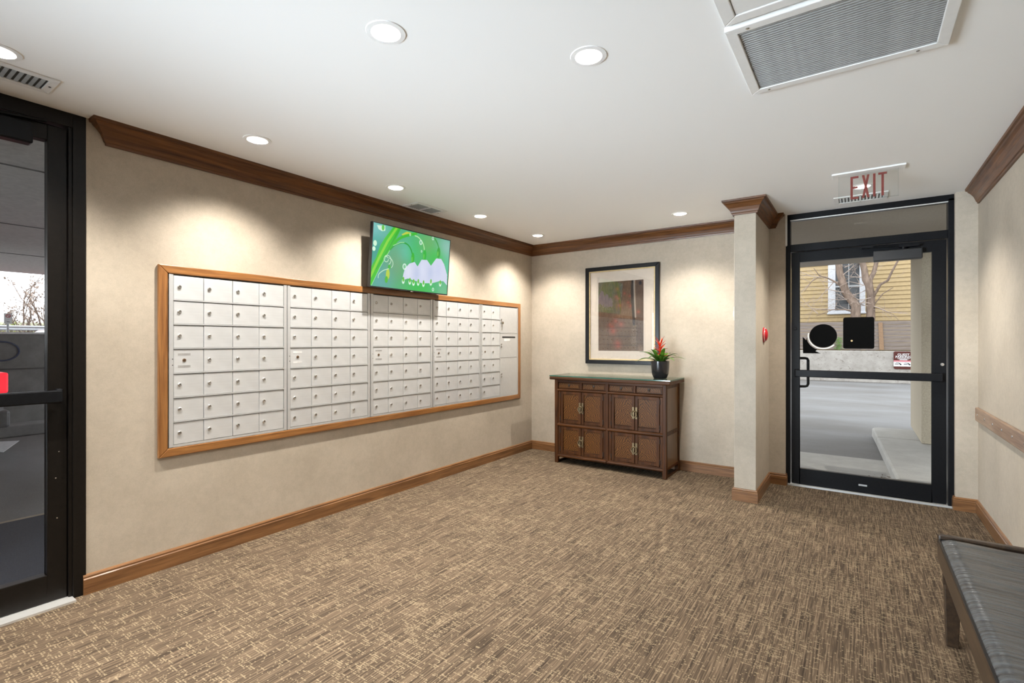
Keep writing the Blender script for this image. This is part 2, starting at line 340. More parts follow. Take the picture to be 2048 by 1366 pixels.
# rear end of the lobby, behind the camera: wall with an unseen window added for daylight
MB().box(XL, -3.0, YREAR-.1, YREAR, 0, H).box(-1.6, XR, YREAR-.1, YREAR, 0, H).box(-3.0, -1.6, YREAR-.1, YREAR, 0, .3).box(-3.0, -1.6, YREAR-.1, YREAR, 2.35, H).build('wall_rear', 'wallpaper', kind='structure')
wn = thing('added_window_2', (-1.3, YREAR-.05, .3), None, None, kind='structure')
m = MB()
for x in (-3.0, -2.32, -1.64): m.box(x, x+.04, YREAR-.09, YREAR-.01, .3, 2.35)
m.box(-3.0, -1.6, YREAR-.085, YREAR-.015, .3, .34).box(-3.0, -1.6, YREAR-.085, YREAR-.015, 2.31, 2.35); m.build('window_frame', 'black_metal', wn)
box(-2.98, -1.62, YREAR-.055, YREAR-.047, .33, 2.32).build('pane', 'clear_glass', wn)

# crown mouldings (profile: out from wall, height)
CP = [(0, 2.338), (.012, 2.338), (.014, 2.350), (.020, 2.354), (.024, 2.368), (.034, 2.392), (.052, 2.416), (.066, 2.428), (.070, 2.436), (.080, 2.440), (.082, H), (0, H)]
# left run is mitred into the back run at the corner
def run(profile, path, side, names, mat_of):
    """one object per straight leg of a mitred path"""
    P = [Vector(p) for p in path]; n = len(P); out = []
    def off(i):
        d0 = (P[i]-P[i-1]).normalized() if i > 0 else None; d1 = (P[i+1]-P[i]).normalized() if i < n-1 else None
        n0 = Vector((-d0.y, d0.x))*side if d0 else None; n1 = Vector((-d1.y, d1.x))*side if d1 else None
        return n1 if n0 is None else n0 if n1 is None else (n0+n1)/(1+n0.dot(n1))
    for i in range(n-1):
        m_ = MB(); k = len(profile); r = []
        for j in (i, i+1):
            o = off(j); r += [(P[j].x+o.x*a, P[j].y+o.y*a, z) for a, z in profile]
        m_.add(r, [(q, (q+1) % k, k+(q+1) % k, k+q) for q in range(k)]); m_.add(r, [tuple(range(k)), tuple(range(2*k-1, k-1, -1))])
        ax = 'x' if abs(P[i+1].x-P[i].x) > abs(P[i+1].y-P[i].y) else 'y'
        out.append(m_.build(names[i], mat_of+'_'+ax, kind='structure'))
    return out
run(CP, [(XL-.01, .945), (XL, .945), (XL, YB), (-.841, YB), (-.841, 4.41), (-.677, 4.41), (-.677, YB), (-.632, YB), (-.632, YB+.01)], -1, ['trim_9', 'trim_1', 'trim_2', 'trim_3', 'trim_4', 'trim_5', 'trim_6', 'trim_10'], 'crown_wood')
run(CP, [(XR, 5.07), (XR, YREAR)], -1, ['trim_7'], 'crown_wood')
BP = [(0, 0), (.015, 0), (.015, .078), (.011, .084), (.012, .092), (.008, .100), (0, .102)]
run(BP, [(XL, .84), (XL, YB), (-.841, YB), (-.841, 4.41), (-.677, 4.41), (-.677, YB), (-.545, YB), (-.545, YB+.06)], -1, ['baseboard_left', 'baseboard_back', 'baseboard_pier_left', 'baseboard_pier_front', 'baseboard_pier_right', 'baseboard_back_right', 'baseboard_door_left'], 'base_wood')
run(BP, [(.614, YB+.06), (.614, YB), (XR, YB), (XR, YREAR)], -1, ['baseboard_door_right', 'baseboard_corner', 'baseboard_right'], 'base_wood')
# bumper rail on the right wall
rl = box(XR-.022, XR, 1.0, YB-.03, .705, .805).build('trim_8', 'rail_wood', kind='structure', bevel=.006)
sc0 = None
for k in range(9):
    y = 5.0-.16*1.6*k
    if sc0 is None: sc0 = MB().lathe([(.009, 0), (.009, .002), (.005, .0035), (0, .0025)], (XR-.022, y, .757), 'x', 10, sign=-1).build('screw', 'chrome', rl, org=(XR-.022, y, .757))
    else: dup(sc0, rl, (0, -.256*k, 0))

# ------------------------------------------------------------------ exit door (door_1) in the back wall
DY = YB+.065
d1 = thing('door_1', (0.03, DY, 0), 'black metal exit door with one large glass pane and push bar', None, kind='structure')
m = MB().box(-.545, -.51, DY-.02, DY+.08, 0, H-.03).box(.578, .614, DY-.02, DY+.08, 0, H-.03).box(-.51, .578, DY-.02, DY+.08, 2.115, 2.18).box(-.545, .614, DY-.02, DY+.08, 2.405, H)
m.build('door_frame', 'black_metal', d1, bevel=.003)
MB().box(-.51, .578, DY+.02, DY+.028, 2.18, 2.405).build('transom_pane', 'clear_glass', d1)
MB().box(-.51, .578, DY-.022, DY-.016, 2.396, 2.404).build('transom_bead', 'aluminium', d1)
MB().box(-.545, -.537, DY-.05, DY-.02, 2.17, H).box(-.545, -.530, DY-.055, DY-.05, 2.17, H).build('white_cover_strip', 'white_metal', d1)
m = MB().box(-.502, -.437, DY, DY+.045, .015, 2.11).box(.482, .57, DY, DY+.045, .015, 2.11).box(-.437, .482, DY, DY+.045, 2.02, 2.11).box(-.437, .482, DY, DY+.045, .015, .155)
m.build('door_leaf', 'black_metal', d1, bevel=.003)
MB().box(-.44, .485, DY+.018, DY+.026, .15, 2.025).build('pane', 'clear_glass', d1)
m = MB().box(-.47, .545, DY-.055, DY-.025, .985, 1.048).box(-.475, -.455, DY-.03, DY, .98, 1.053).box(.53, .55, DY-.03, DY, .98, 1.053); m.build('push_bar', 'black_metal', d1, bevel=.006)
m = MB(); pts = [(-.46, DY+.045, 1.15), (-.46, DY+.10, 1.15)]
m = MB().tube([(-.46, DY+.045, 1.150), (-.40, DY+.085, 1.150), (-.385, DY+.088, 1.145), (-.378, DY+.09, 1.130), (-.378, DY+.09, .915), (-.385, DY+.088, .898), (-.40, DY+.085, .892), (-.46, DY+.045, .892)], .012, 10)
m.build('pull_handle', 'black_metal', d1)
box(.10, .42, DY-.075, DY-.005, 1.966, 2.052).build('closer_box', 'closer_paint', d1, bevel=.008)
m = MB().tube([(.30, DY-.05, 2.052), (.30, DY-.05, 2.075)], .018, 10).tube([(.37, DY-.05, 2.078), (.05, DY-.055, 2.092)], .009, 8).box(.27, .40, DY-.07, DY-.03, 2.068, 2.088).box(.02, .10, DY-.065, DY-.02, 2.085, 2.105); m.build('closer_arm', 'black_metal', d1)
MB().lathe([(.016, 0), (.016, .004), (.010, .006), (.004, .006), (.004, .003), (0, .003)], (-.47, DY, 1.42), 'y', 16, sign=-1).build('lock_cylinder', 'black_metal', d1)
MB().lathe([(.012, 0), (.012, .002), (0, .003)], (.545, DY, 1.12), 'y', 12, sign=-1).build('screw_cap', 'chrome', d1)
box(-.0, .06, DY-.002, DY, .07, .085).build('maker_plate', 'steel_grey', d1, bevel=.002)
box(-.545, .614, DY-.03, DY+.06, -.02, .012).build('threshold', 'aluminium', d1)

# decals on the glass
def decal(name, poly, ycen, mat, label, cat='sticker', hole=None):
    o = MB().prism(poly, 'y', ycen-.001, ycen+.0005).build(name, mat, org=(sum(p[0] for p in poly)/len(poly), ycen, sum(p[1] for p in poly)/len(poly)))
    return tag(o, label, cat)
gy = DY+.0165
decal('round_sticker', [(-.258+.104*math.cos(2*PI*k/40), 1.352+.104*math.sin(2*PI*k/40)) for k in range(40)], gy, 'decal_black', 'round black sticker back on the exit door glass, beside the square one')
rq = []
for cx_, cz_, a0 in ((.095, 1.495, 0), (-.095, 1.495, 90), (-.095, 1.255, 180), (.095, 1.255, 270)):
    rq += [(cx_+.015*math.cos(math.radians(a0+t*30)), cz_+.015*math.sin(math.radians(a0+t*30))) for t in range(4)]
sqd = decal('square_sticker', rq, gy, 'decal_black', 'black rounded square sticker back in the middle of the exit door glass')
MB().lathe([(.008, 0), (.008, .0005), (0, .0006)], (-.048, gy-.0012, 1.308), 'y', 10, sign=-1).build('pale_mark', 'gold_liner', sqd)
ad = decal('arrow_sticker', [(-.415, 1.345), (-.388, 1.315), (-.378, 1.34)]+[(-.258+.128*math.cos(math.radians(a)), 1.352+.128*math.sin(math.radians(a))) for a in range(190, 251, 6)]+[(-.315, 1.215), (-.275, 1.196), (-.412, 1.196)], gy, 'decal_black', 'black arrow-shaped sticker curving around the round one on the exit door glass')
rg = MB(); rg.prism([(-.258+.108*math.cos(math.radians(a)), 1.352+.108*math.sin(math.radians(a))) for a in range(165, 320, 6)]+[(-.258+.118*math.cos(math.radians(a)), 1.352+.118*math.sin(math.radians(a))) for a in range(318, 164, -6)], 'y', gy-.001, gy+.0005)
rg.build('pale_edge', 'decal_ring', ad)

# ------------------------------------------------------------------ left storefront door (door_2) and sidelight (window_1)
DX = XL-.03
d2 = thing('door_2', (DX, .3, 0), 'dark bronze glass entrance door at the left edge', None, kind='structure')
m = MB().box(DX-.07, XL+.005, .80, .853, 0, H).box(DX-.07, XL+.005, -.33, -.277, 0, H).box(DX-.07, XL+.005, -.277, .80, 2.385, H)
m.build('door_frame', 'bronze_metal', d2, bevel=.003)
MB().box(DX-.05, XL-.005, .786, .80, 0, 2.385).build('frame_stop', 'bronze_metal', d2)
m = MB().box(DX-.045, DX+.01, .709, .784, .012, 2.375).box(DX-.045, DX+.01, -.265, -.19, .012, 2.375).box(DX-.045, DX+.01, -.19, .709, 2.298, 2.375).box(DX-.045, DX+.01, -.19, .709, .012, .146)
m.build('door_leaf', 'bronze_metal', d2, bevel=.003)
box(DX-.022, DX-.014, -.195, .714, .14, 2.303).build('pane', 'tinted_glass', d2)
m = MB().box(DX+.04, DX+.068, -.22, .755, 1.0, 1.062).box(DX+.01, DX+.045, .735, .76, .995, 1.067).box(DX+.01, DX+.045, -.225, -.2, .995, 1.067); m.build('push_bar', 'black_metal', d2, bevel=.006)
box(DX+.01, DX+.075, .32, .645, 2.245, 2.345).build('closer_box', 'black_metal', d2, bevel=.008)
MB().tube([(DX+.05, .42, 2.35), (DX+.03, .70, 2.385)], .009, 8).box(DX+.01, DX+.07, .38, .46, 2.34, 2.36).build('closer_arm', 'black_metal', d2)
box(DX-.08, XL+.06, -.277, .80, -.02, .010).build('threshold', 'aluminium', d2)
sw = []
for y, z in ((.745, .42), (.752, .75), (.74, .62)): 
    MB().lathe([(.003, 0), (.003, .001), (0, .0015)], (DX+.01, y, z), 'x', 8).build('screw', 'chrome', d2)
w1 = thing('window_1', (DX, -1.5, 0), None, None, kind='structure')
m = MB()
for y in (-1.55, -2.8): m.box(DX-.07, XL+.005, y, y+.05, 0, H)
m.box(DX-.07, XL+.005, -2.8, -.33, 0, .12).box(DX-.07, XL+.005, -2.8, -.33, 2.38, H).build('window_frame', 'bronze_metal', w1)
box(DX-.022, DX-.014, -2.78, -.33, .12, 2.38).build('pane', 'tinted_glass', w1)

# ================================================================== CEILING FITTINGS
def downlight(i, x, y, label):
    t_ = thing('downlight', (x, y, H), label, 'ceiling light', 'recessed ceiling lights')
    if i == 0:
        MB().lathe([(LR-.002, .0), (LR-.002, -.004), (LR+.016, -.003), (LR+.018, 0)], (x, y, H), 'z', 32, cap=False).build('trim_ring', 'white_plastic', t_)
        MB().lathe([(LR-.003, -.002), (LR-.006, .02), (.036, .058), (.036, .062)], (x, y, H), 'z', 32, cap=False).build('reflector', 'reflector', t_, recalc=False)
        MB().lathe([(.036, .060), (.034, .050), (.022, .044), (0, .042)], (x, y, H), 'z', 24, cap=False).build('lamp', 'lamp_face', t_)
        downlight.src = t_
    else:
        for ch in list(downlight.src.children): dup(ch, t_, (0, 0, 0)); 
        for ch in t_.children: WL[ch.name] = Vector((x, y, H))
    l = bpy.data.lights.new('spot', 'SPOT'); l.energy = SPOT_W; l.color = (1, .945, .86); l.spot_size = math.radians(121); l.spot_blend = 1.0; l.shadow_soft_size = .013
    lo = bpy.data.objects.new('lamp_light', l); COL.objects.link(lo); lo.location = (x, y, H+.036)
LBL = ['recessed ceiling light at the upper left corner, half out of view above the entrance door', 'recessed ceiling light above the left end of the mailboxes, nearest the crown moulding there', 'recessed ceiling light above the left edge of the television',
       'recessed ceiling light past the television, right of the small ceiling vent', 'recessed ceiling light in the corner above the dresser side', 'recessed ceiling light on the right, near the wall pier crown',
       'large bright recessed light at the top, left of the glaring one', 'glaring recessed light at top centre, left of the big return grille', 'recessed ceiling light seen through the hanging exit sign']
for i, (x, y) in enumerate(LIGHTS): downlight(i, x, y, LBL[i])
for i, (x, y) in enumerate(REAR_FILL_LIGHTS): downlight(9, x, y, 'added unseen ceiling light behind the camera, over the entrance end, number %s from the door' % ('one', 'two', 'three')[i])

# return-air grille and the hatch next to it
def frame4(x0, x1, y0, y1, wd, z0, z1):
    """four mitred bars, as list of MB"""
    o = [(x0, y0), (x1, y0), (x1, y1), (x0, y1)]; i = [(x0+wd, y0+wd), (x1-wd, y0+wd), (x1-wd, y1-wd), (x0+wd, y1-wd)]
    return [MB().prism([o[k], o[(k+1) % 4], i[(k+1) % 4], i[k]], 'z', z0, z1) for k in range(4)]
g1 = thing('return_grille', (-.06, 2.25, H), 'large slatted return air grille on the ceiling at top right', 'air grille')
for q in frame4(-.405, .284, 1.945, 2.515, .04, H-.02, H): q.build('frame_bar', 'white_metal', g1, bevel=.003)
box(-.37, .25, 1.98, 2.48, H-.002, H+.0).build('backing', 'vent_dark', g1)
n = 32; s0 = None
for k in range(n):
    y = 1.988+(2.475-1.988)*(k+.5)/n
    if s0 is None: s0 = MB().prism([(y-.0055, H-.003), (y+.002, H-.016), (y+.0055, H-.016), (y-.001, H-.003)], 'x', -.366, .245).build('slat', 'grille_slat', g1, org=(-.06, y, H))
    else: dup(s0, g1, (0, (2.475-1.988)*k/n, 0))
sc1 = MB().lathe([(.006, 0), (.006, -.002), (0, -.003)], (-.33, 2.495, H-.02), 'z', 10).build('screw', 'chrome', g1)
dup(sc1, g1, (.52, 0, 0)); dup(sc1, g1, (0, -.53, 0))
g2 = thing('access_hatch', (-.06, 1.6, H), 'flat white ceiling hatch beside the return grille, mostly out of view', 'hatch')
for q in frame4(-.40, .284, 1.30, 1.925, .045, H-.014, H): q.build('frame_bar', 'white_metal', g2, bevel=.003)
box(-.352, .236, 1.348, 1.877, H-.010, H-.001).build('hatch_panel', 'white_metal', g2)
def register(x0, x1, y0, y1, label, banks, axis, slat_mat):
    t_ = thing('ceiling_vent', ((x0+x1)/2, (y0+y1)/2, H), label, 'air vent', 'small ceiling vents')
    for q in frame4(x0, x1, y0, y1, .032, H-.007, H): q.build('frame_bar', 'white_metal', t_, bevel=.002)
    box(x0+.03, x1-.03, y0+.03, y1-.03, H-.0015, H).build('backing', 'vent_dark', t_)
    a0, a1 = (y0+.034, y1-.034) if axis == 'y' else (x0+.034, x1-.034)
    if banks == 2:
        mid = (a0+a1)/2
        (box(x0+.03, x1-.03, mid-.008, mid+.008, H-.007, H-.001) if axis == 'y' else box(mid-.008, mid+.008, y0+.03, y1-.03, H-.007, H-.001)).build('divider', 'white_metal', t_)
    nn = max(6, int((a1-a0)/.022))
    for k in range(nn):
        a = a0+(a1-a0)*(k+.5)/nn
        if banks == 2 and abs(a-(a0+a1)/2) < .012: continue
        if axis == 'y': MB().prism([(a-.008, H-.002), (a+.003, H-.006), (a+.005, H-.006), (a-.006, H-.002)], 'x', x0+.032, x1-.032).build('slat', slat_mat, t_)
        else: MB().prism([(a-.008, H-.002), (a+.003, H-.006), (a+.005, H-.006), (a-.006, H-.002)], 'y', y0+.032, y1-.032).build('slat', slat_mat, t_)
    for sx_, sy_ in (((x0+x1)/2, y1-.016), ((x0+x1)/2, y0+.016)): MB().lathe([(.005, 0), (.005, -.0015), (0, -.002)], (sx_, sy_, H-.007), 'z', 8).build('screw', 'iron_old', t_)
register(-3.175, -2.98, 2.93, 3.285, 'small white ceiling vent above the television, against the crown moulding', 2, 'y', 'vent_slat')
register(-3.085, -2.895, .30, .668, 'small white ceiling vent with dark slats above the entrance door at far left', 1, 'y', 'vent_slat')
register(-.165, .19, 4.76, 4.99, 'white ceiling vent just behind the hanging exit sign, over the exit door', 1, 'x', 'white_metal')

# exit sign
ex = thing('exit_sign', (.05, 4.13, H), 'clear hanging exit sign with dull red letters on the ceiling', 'sign')
box(-.152, .254, 4.08, 4.18, H-.012, H).build('mounting_plate', 'white_plastic', ex, bevel=.004)
box(-.114, .216, 4.127, 4.135, 2.262, H-.012).build('acrylic_panel', 'acrylic', ex)
m = MB().box(-.1145, -.1105, 4.126, 4.136, 2.262, H-.012).box(.2125, .2165, 4.126, 4.136, 2.262, H-.012).box(-.1145, .2165, 4.126, 4.136, 2.2605, 2.2635); m.build('panel_edge', 'acrylic', ex)
y0, y1, z0, z1 = 4.1235, 4.1268, 2.274, 2.428; lw = .0135
MB().box(-.045, -.045+lw, y0, y1, z0, z1).box(-.045+lw, 0, y0, y1, z0, z0+lw).box(-.045+lw, 0, y0, y1, z1-lw, z1).box(-.045+lw, -.004, y0, y1, (z0+z1)/2-lw/2, (z0+z1)/2+lw/2).build('letter', 'exit_red', ex)
m = MB(); xa, xb = .019, .061
m.prism([(xa, z0), (xa+lw, z0), (xb, z1), (xb-lw, z1)], 'y', y0, y1).prism([(xb-lw, z0), (xb, z0), (xa+lw, z1), (xa, z1)], 'y', y0+.0004, y1+.0004).build('letter', 'exit_red', ex)
box(.080, .080+lw, y0, y1, z0, z1).build('letter', 'exit_red', ex)
MB().box(.108, .155, y0, y1, z1-lw, z1).box(.1248, .1248+lw, y0, y1, z0, z1-lw).build('letter', 'exit_red', ex)

# fire alarm bell, thermostat
al = thing('alarm_sounder', (-.677, 4.80, 1.36), 'small round red alarm sounder on the wall pier', 'alarm')
MB().lathe([(.066, 0), (.066, .008), (.060, .012)], (-.677, 4.80, 1.36), 'x', 28).build('back_plate', 'alarm_red', al)
MB().lathe([(.056, .011), (.054, .018), (.044, .027), (.024, .033), (0, .034)], (-.677, 4.80, 1.36), 'x', 28).build('dome', 'alarm_red', al)
MB().lathe([(.0615, .0105), (.0615, .014), (.056, .014)], (-.677, 4.80, 1.36), 'x', 28).build('rim', 'white_plastic', al)
th_ = thing('thermostat', (-.841, 4.6, 1.53), 'white thermostat edge peeking out behind the wall pier', 'thermostat')
box(-.870, -.841, 4.54, 4.66, 1.475, 1.605).build('cover', 'white_plastic', th_, bevel=.012)
MB().lathe([(.03, 0), (.03, .008), (.024, .011), (0, .011)], (-.870, 4.6, 1.54), 'x', 20, sign=-1).build('dial', 'white_plastic', th_)

# ================================================================== MAILBOXES
W0 = XL
fr = thing('mailbox_surround', (W0, 3.0, .64), 'orange-brown wooden surround framing all the mailboxes', 'frame')
fy0, fy1, fz0, fz1, fw = 1.17, 4.85, .638, 1.742, .048
o_ = [(fy0, fz0), (fy1, fz0), (fy1, fz1), (fy0, fz1)]; i_ = [(fy0+fw, fz0+fw), (fy1-fw, fz0+fw), (fy1-fw, fz1-fw), (fy0+fw, fz1-fw)]
for k in range(4): MB().prism([o_[k], o_[(k+1) % 4], i_[(k+1) % 4], i_[k]], 'x', W0, W0+.0195).build('frame_board', 'mail_wood_y' if k % 2 == 0 else 'mail_wood_z', fr, bevel=.004)
ROWS = [1.689, 1.541, 1.400, 1.259, 1.114, .973, .832, .697]
UNITS = [([1.247, 1.410, 1.580, 1.750, 1.921], 1.224, 1.943), ([1.969, 2.135, 2.303, 2.469, 2.638], 1.949, 2.660), ([2.693, 2.852, 3.020, 3.194, 3.358], 2.668, 3.382),
         ([3.410, 3.572, 3.740, 3.909, 4.078], 3.392, 4.100), ([4.131, 4.288, 4.444], 4.112, 4.798)]
ULAB = ['leftmost silver mailbox unit, nearest the entrance door', 'silver mailbox unit second from the left, up to the television', 'silver mailbox unit directly under the television',
        'silver mailbox unit second from the right, right of the television', 'rightmost silver mailbox unit with three tall parcel doors and a mail slot']
def lock_mesh(parent, y, z, x):
    m_ = MB().lathe([(.0105, 0), (.0105, .005), (.0085, .0068), (.0065, .0068), (.006, .005), (0, .005)], (x, y, z), 'x', 14)
    m_.box(x+.0045, x+.0056, y-.0012, y+.0012, z-.004, z+.004, 1)
    return m_.build('lock', ['chrome', 'key_hole'], parent, org=(x, y, z))
LOCK = None
def add_lock(door, y, z, x):
    global LOCK
    if LOCK is None: LOCK = lock_mesh(door, y, z, x); return LOCK
    c_ = LOCK.copy(); COL.objects.link(c_); c_.parent = door; c_.location = Vector((x, y, z))-WL[door.name]; WL[c_.name] = Vector((x, y, z)); 
    c_.rotation_euler = (rnd.uniform(-.5, .5), 0, 0); return c_
DX0, DX1 = W0+.005, W0+.0135
for u, (cols, ya, yb) in enumerate(UNITS):
    t_ = thing('mailbox_unit', (W0, (ya+yb)/2, .69), ULAB[u], 'mailbox', 'mailbox units in the wooden surround')
    box(W0+.001, W0+.004, ya, yb, .688, 1.693).build('back_plate', 'dark_gap', t_)
    ye = cols[-1]
    MB().box(W0+.004, W0+.016, ya, cols[0]-.001, .690, 1.691).build('side_stile', 'mailbox_edge', t_)
    if u < 4: MB().box(W0+.004, W0+.016, ye+.001, yb, .690, 1.691).build('side_stile', 'mailbox_edge', t_)
    else: MB().box(W0+.004, W0+.016, 4.785, yb, .690, 1.691).build('side_stile', 'mailbox_edge', t_)
    MB().box(W0+.004, W0+.015, cols[0], ye if u < 4 else 4.785, .688, .7025).build('bottom_rail', 'mailbox_edge', t_)
    for r in range(1, 7): MB().box(W0+.004, W0+.0175, cols[0], ye, ROWS[r]-.0005, ROWS[r]+.0075).build('row_ledge', 'mailbox_edge', t_)
    hol = MB().lathe([(.003, 0), (.003, .0005), (0, .0006)], (W0+.016, cols[0]-.005, 1.20), 'x', 8).build('screw', 'key_hole', t_); dup(hol, t_, (0, 0, -.035))
    for r in range(7):
        zt, zb = ROWS[r]-.004, ROWS[r+1]+.008
        for c_i in range(len(cols)-1):
            if u == 4 and r == 6 and c_i == 1: continue
            a, b2 = cols[c_i]+.0015, cols[c_i+1]-.0015
            if u == 4 and r == 6: b2 = cols[2]-.0015
            dx = rnd.uniform(0, .0012)
            dr = box(DX0, DX1+dx, a, b2, zb, zt).build('mailbox_door', 'mailbox_metal', t_, org=(DX0, (a+b2)/2, (zb+zt)/2), bevel=.0012, seg=1)
            zc = (zb+zt)/2+.004
            if r == 3 and c_i == 0:
                yc = a+.055 if u < 4 else a+.045
                MB().lathe([(.010, 0), (.010, .003), (.006, .004), (.006, .001), (0, .001)], (DX1+dx, yc, zc), 'x', 12).build('master_lock', 'worn_lock', dr)
                if u < 4:
                    mt = 'grey_strip' if u in (0, 2, 3) else 'white_strip'
                    for dz in (.034, -.036): box(DX1+dx, DX1+dx+.0006, yc-.033, yc+.033, zc+dz-.006, zc+dz+.006).build('label_strip', mt, dr)
            else: add_lock(dr, a+.030, zc+(0 if r < 5 else -.002), DX1+dx)
t_ = bpy.data.objects['mailbox_unit.004']
for r, (zt, zb) in enumerate(((1.685, 1.402), (1.394, 1.130), (1.122, .702))):
    dr = box(DX0, DX1+.001, 4.447, 4.783, zb, zt).build('parcel_door', 'mailbox_edge', t_, org=(DX0, 4.61, (zb+zt)/2), bevel=.0015, seg=1)
    zl = (1.545, 1.27, .94)[r]
    add_lock(dr, 4.470, zl, DX1+.001); add_lock(dr, 4.470, zl-.028, DX1+.001)
    if r == 0:
        k = MB().lathe([(.013, 0), (.013, .003)], (DX1+.012, 4.487, 1.508), 'x', 12).box(DX1+.010, DX1+.014, 4.478, 4.496, 1.512, 1.522).tube([(DX1+.012, 4.478, 1.50), (DX1+.010, 4.474, 1.46), (DX1+.010, 4.472, 1.425)], .002, 6)
        k.build('key', 'brass_old', dr)
    if r == 1:
        sl = MB(); sl.prism([(4.495+.009*math.cos(math.radians(a)), 1.350+.009*math.sin(math.radians(a))) for a in range(90, 271, 30)]+[(4.735+.009*math.cos(math.radians(a)), 1.350+.009*math.sin(math.radians(a))) for a in range(-90, 91, 30)], 'x', DX1+.001, DX1+.0018)
        sl.build('mail_slot', 'key_hole', dr)
        box(DX1+.001, DX1+.0016, 4.525, 4.635, 1.308, 1.334).build('label_strip', 'white_strip', dr)
box(W0+.004, W0+.0165, 4.445, 4.785, 1.3945, 1.4015).build('row_ledge', 'mailbox_edge', t_); box(W0+.004, W0+.0165, 4.445, 4.785, 1.1225, 1.1295).build('row_ledge', 'mailbox_edge', t_)

# ================================================================== TELEVISION
def raster_mesh(name, img, corners, mat, parent):
    """img (h,w,3) linear colours carried as a colour attribute on a flat grid; corners TL,TR,BL"""
    h, w_ = img.shape[:2]; TL, TR, BL = [np.array(c) for c in corners]
    u = np.linspace(0, 1, w_+1); v_ = np.linspace(0, 1, h+1)
    P = TL+(TR-TL)*u[None, :, None]+(BL-TL)*v_[:, None, None]
    pw = np.array(WL[parent.name]); vs_ = (P.reshape(-1, 3)-pw)
    idx = np.arange((h+1)*(w_+1)).reshape(h+1, w_+1)
    q = np.stack([idx[:-1, :-1], idx[1:, :-1], idx[1:, 1:], idx[:-1, 1:]], -1).reshape(-1, 4)
    me = bpy.data.meshes.new(name); me.from_pydata(vs_.tolist(), [], q.tolist())
    ca = me.color_attributes.new('Col', 'FLOAT_COLOR', 'CORNER')
    cc = np.concatenate([img.reshape(-1, 3), np.ones((h*w_, 1))], 1); ca.data.foreach_set('color', np.repeat(cc, 4, 0).astype(np.float32).ravel())
    me.materials.append(MATS[mat]); o = bpy.data.objects.new(name, me); COL.objects.link(o); o.parent = parent; WL[o.name] = Vector(pw); return o
def s2l(a): a = np.clip(a, 0, 255)/255; return np.where(a <= .04045, a/12.92, ((a+.055)/1.055)**2.4)
class Paint:
    def __init__(s, w_, h, aspect):
        s.w, s.h, s.A = w_, h, aspect; s.U, s.V = np.meshgrid((np.arange(w_)+.5)/w_, (np.arange(h)+.5)/h); s.I = np.zeros((h, w_, 3))
    def blend(s, mask, c): s.I += mask[..., None]*(np.array(c, float)-s.I)
    def blob(s, u, v_, r, c, k=1.0): s.blend(k*np.exp(-(((s.U-u)*s.A)**2+(s.V-v_)**2)/r**2), c)
    def poly(s, pts, c, k=1.0):
        ins = np.zeros((s.h, s.w), bool); n_ = len(pts)
        for i in range(n_):
            x0, y0_ = pts[i]; x1, y1_ = pts[(i+1) % n_]
            if y0_ == y1_: continue
            cond = ((s.V >= min(y0_, y1_)) & (s.V < max(y0_, y1_))); xs = x0+(s.V-y0_)*(x1-x0)/(y1_-y0_); ins ^= cond & (s.U < xs)
        s.blend(ins*k, c); return ins
    def dist(s, pts):
        d = np.full((s.h, s.w), 9.)
        for (x0, y0_), (x1, y1_) in zip(pts[:-1], pts[1:]):
            ax, ay = x0*s.A, y0_; bx, by = x1*s.A, y1_; px, py = s.U*s.A, s.V; L2 = (bx-ax)**2+(by-ay)**2+1e-9
            t = np.clip(((px-ax)*(bx-ax)+(py-ay)*(by-ay))/L2, 0, 1); d = np.minimum(d, np.hypot(px-ax-t*(bx-ax), py-ay-t*(by-ay)))
        return d
    def line(s, pts, r, c, k=1.0): s.blend(k*np.clip((r-s.dist(pts))/.006+.5, 0, 1), c)
    def ell(s, u, v_, ru, rv, c, rot=0, k=1.0):
        x, y = (s.U-u)*s.A, s.V-v_; ca_, sa = math.cos(rot), math.sin(rot); d = np.sqrt(((x*ca_+y*sa)/ru)**2+((-x*sa+y*ca_)/rv)**2); s.blend(k*np.clip((1-d)*6, 0, 1), c)
def smooth(pts, n_=8):
    out = []
    for i in range(len(pts)-1):
        p0, p1, p2, p3 = [np.array(pts[max(0, min(len(pts)-1, j))]) for j in (i-1, i, i+1, i+2)]
        for t in np.linspace(0, 1, n_, endpoint=False): out.append(tuple(.5*((2*p1)+(-p0+p2)*t+(2*p0-5*p1+4*p2-p3)*t**2+(-p0+3*p1-3*p2+p3)*t**3)))
    return out+[pts[-1]]
P = Paint(448, 252, 16/9)
P.I[:] = (70, 176, 120)
for a in [(.02, .1, .35, (126, 190, 200)), (.05, .45, .3, (30, 150, 140)), (.3, .6, .35, (112, 158, 118)), (.12, .9, .25, (90, 160, 165)), (.42, .35, .2, (110, 190, 180)), (.55, .3, .25, (60, 190, 110)), (.70, .15, .28, (110, 175, 100)), (.95, .15, .28, (140, 185, 180)), (.98, .5, .2, (80, 190, 150)), (.6, .95, .35, (40, 185, 70)), (.95, .95, .2, (110, 185, 140)), (.8, .4, .2, (50, 190, 70))]: P.blob(*a, k=.85)
st_ = [(.229, .0), (.32, .0), (.257, .225), (.202, .393), (.16, .495), (.099, .69), (.014, .993), (.0, .98), (.0, .70), (.047, .554), (.091, .334), (.139, .2)]
P.poly(st_, (58, 190, 44)); P.line([(.27, .0), (.17, .25), (.08, .55), (.0, .85)], .022, (150, 215, 60), .8); P.line([(.30, .02), (.19, .36), (.06, .72)], .012, (40, 165, 50), .8); P.line([(.20, .393), (.099, .69), (.014, .993)], .004, (190, 240, 190), .9)
P.poly([(.33, .091), (.39, .025), (.47, .026), (.439, .067), (.361, .107)], (190, 205, 70)); P.line(smooth([(.244, .29), (.287, .196), (.346, .127), (.423, .072), (.518, .016)]), .022, (60, 185, 50))
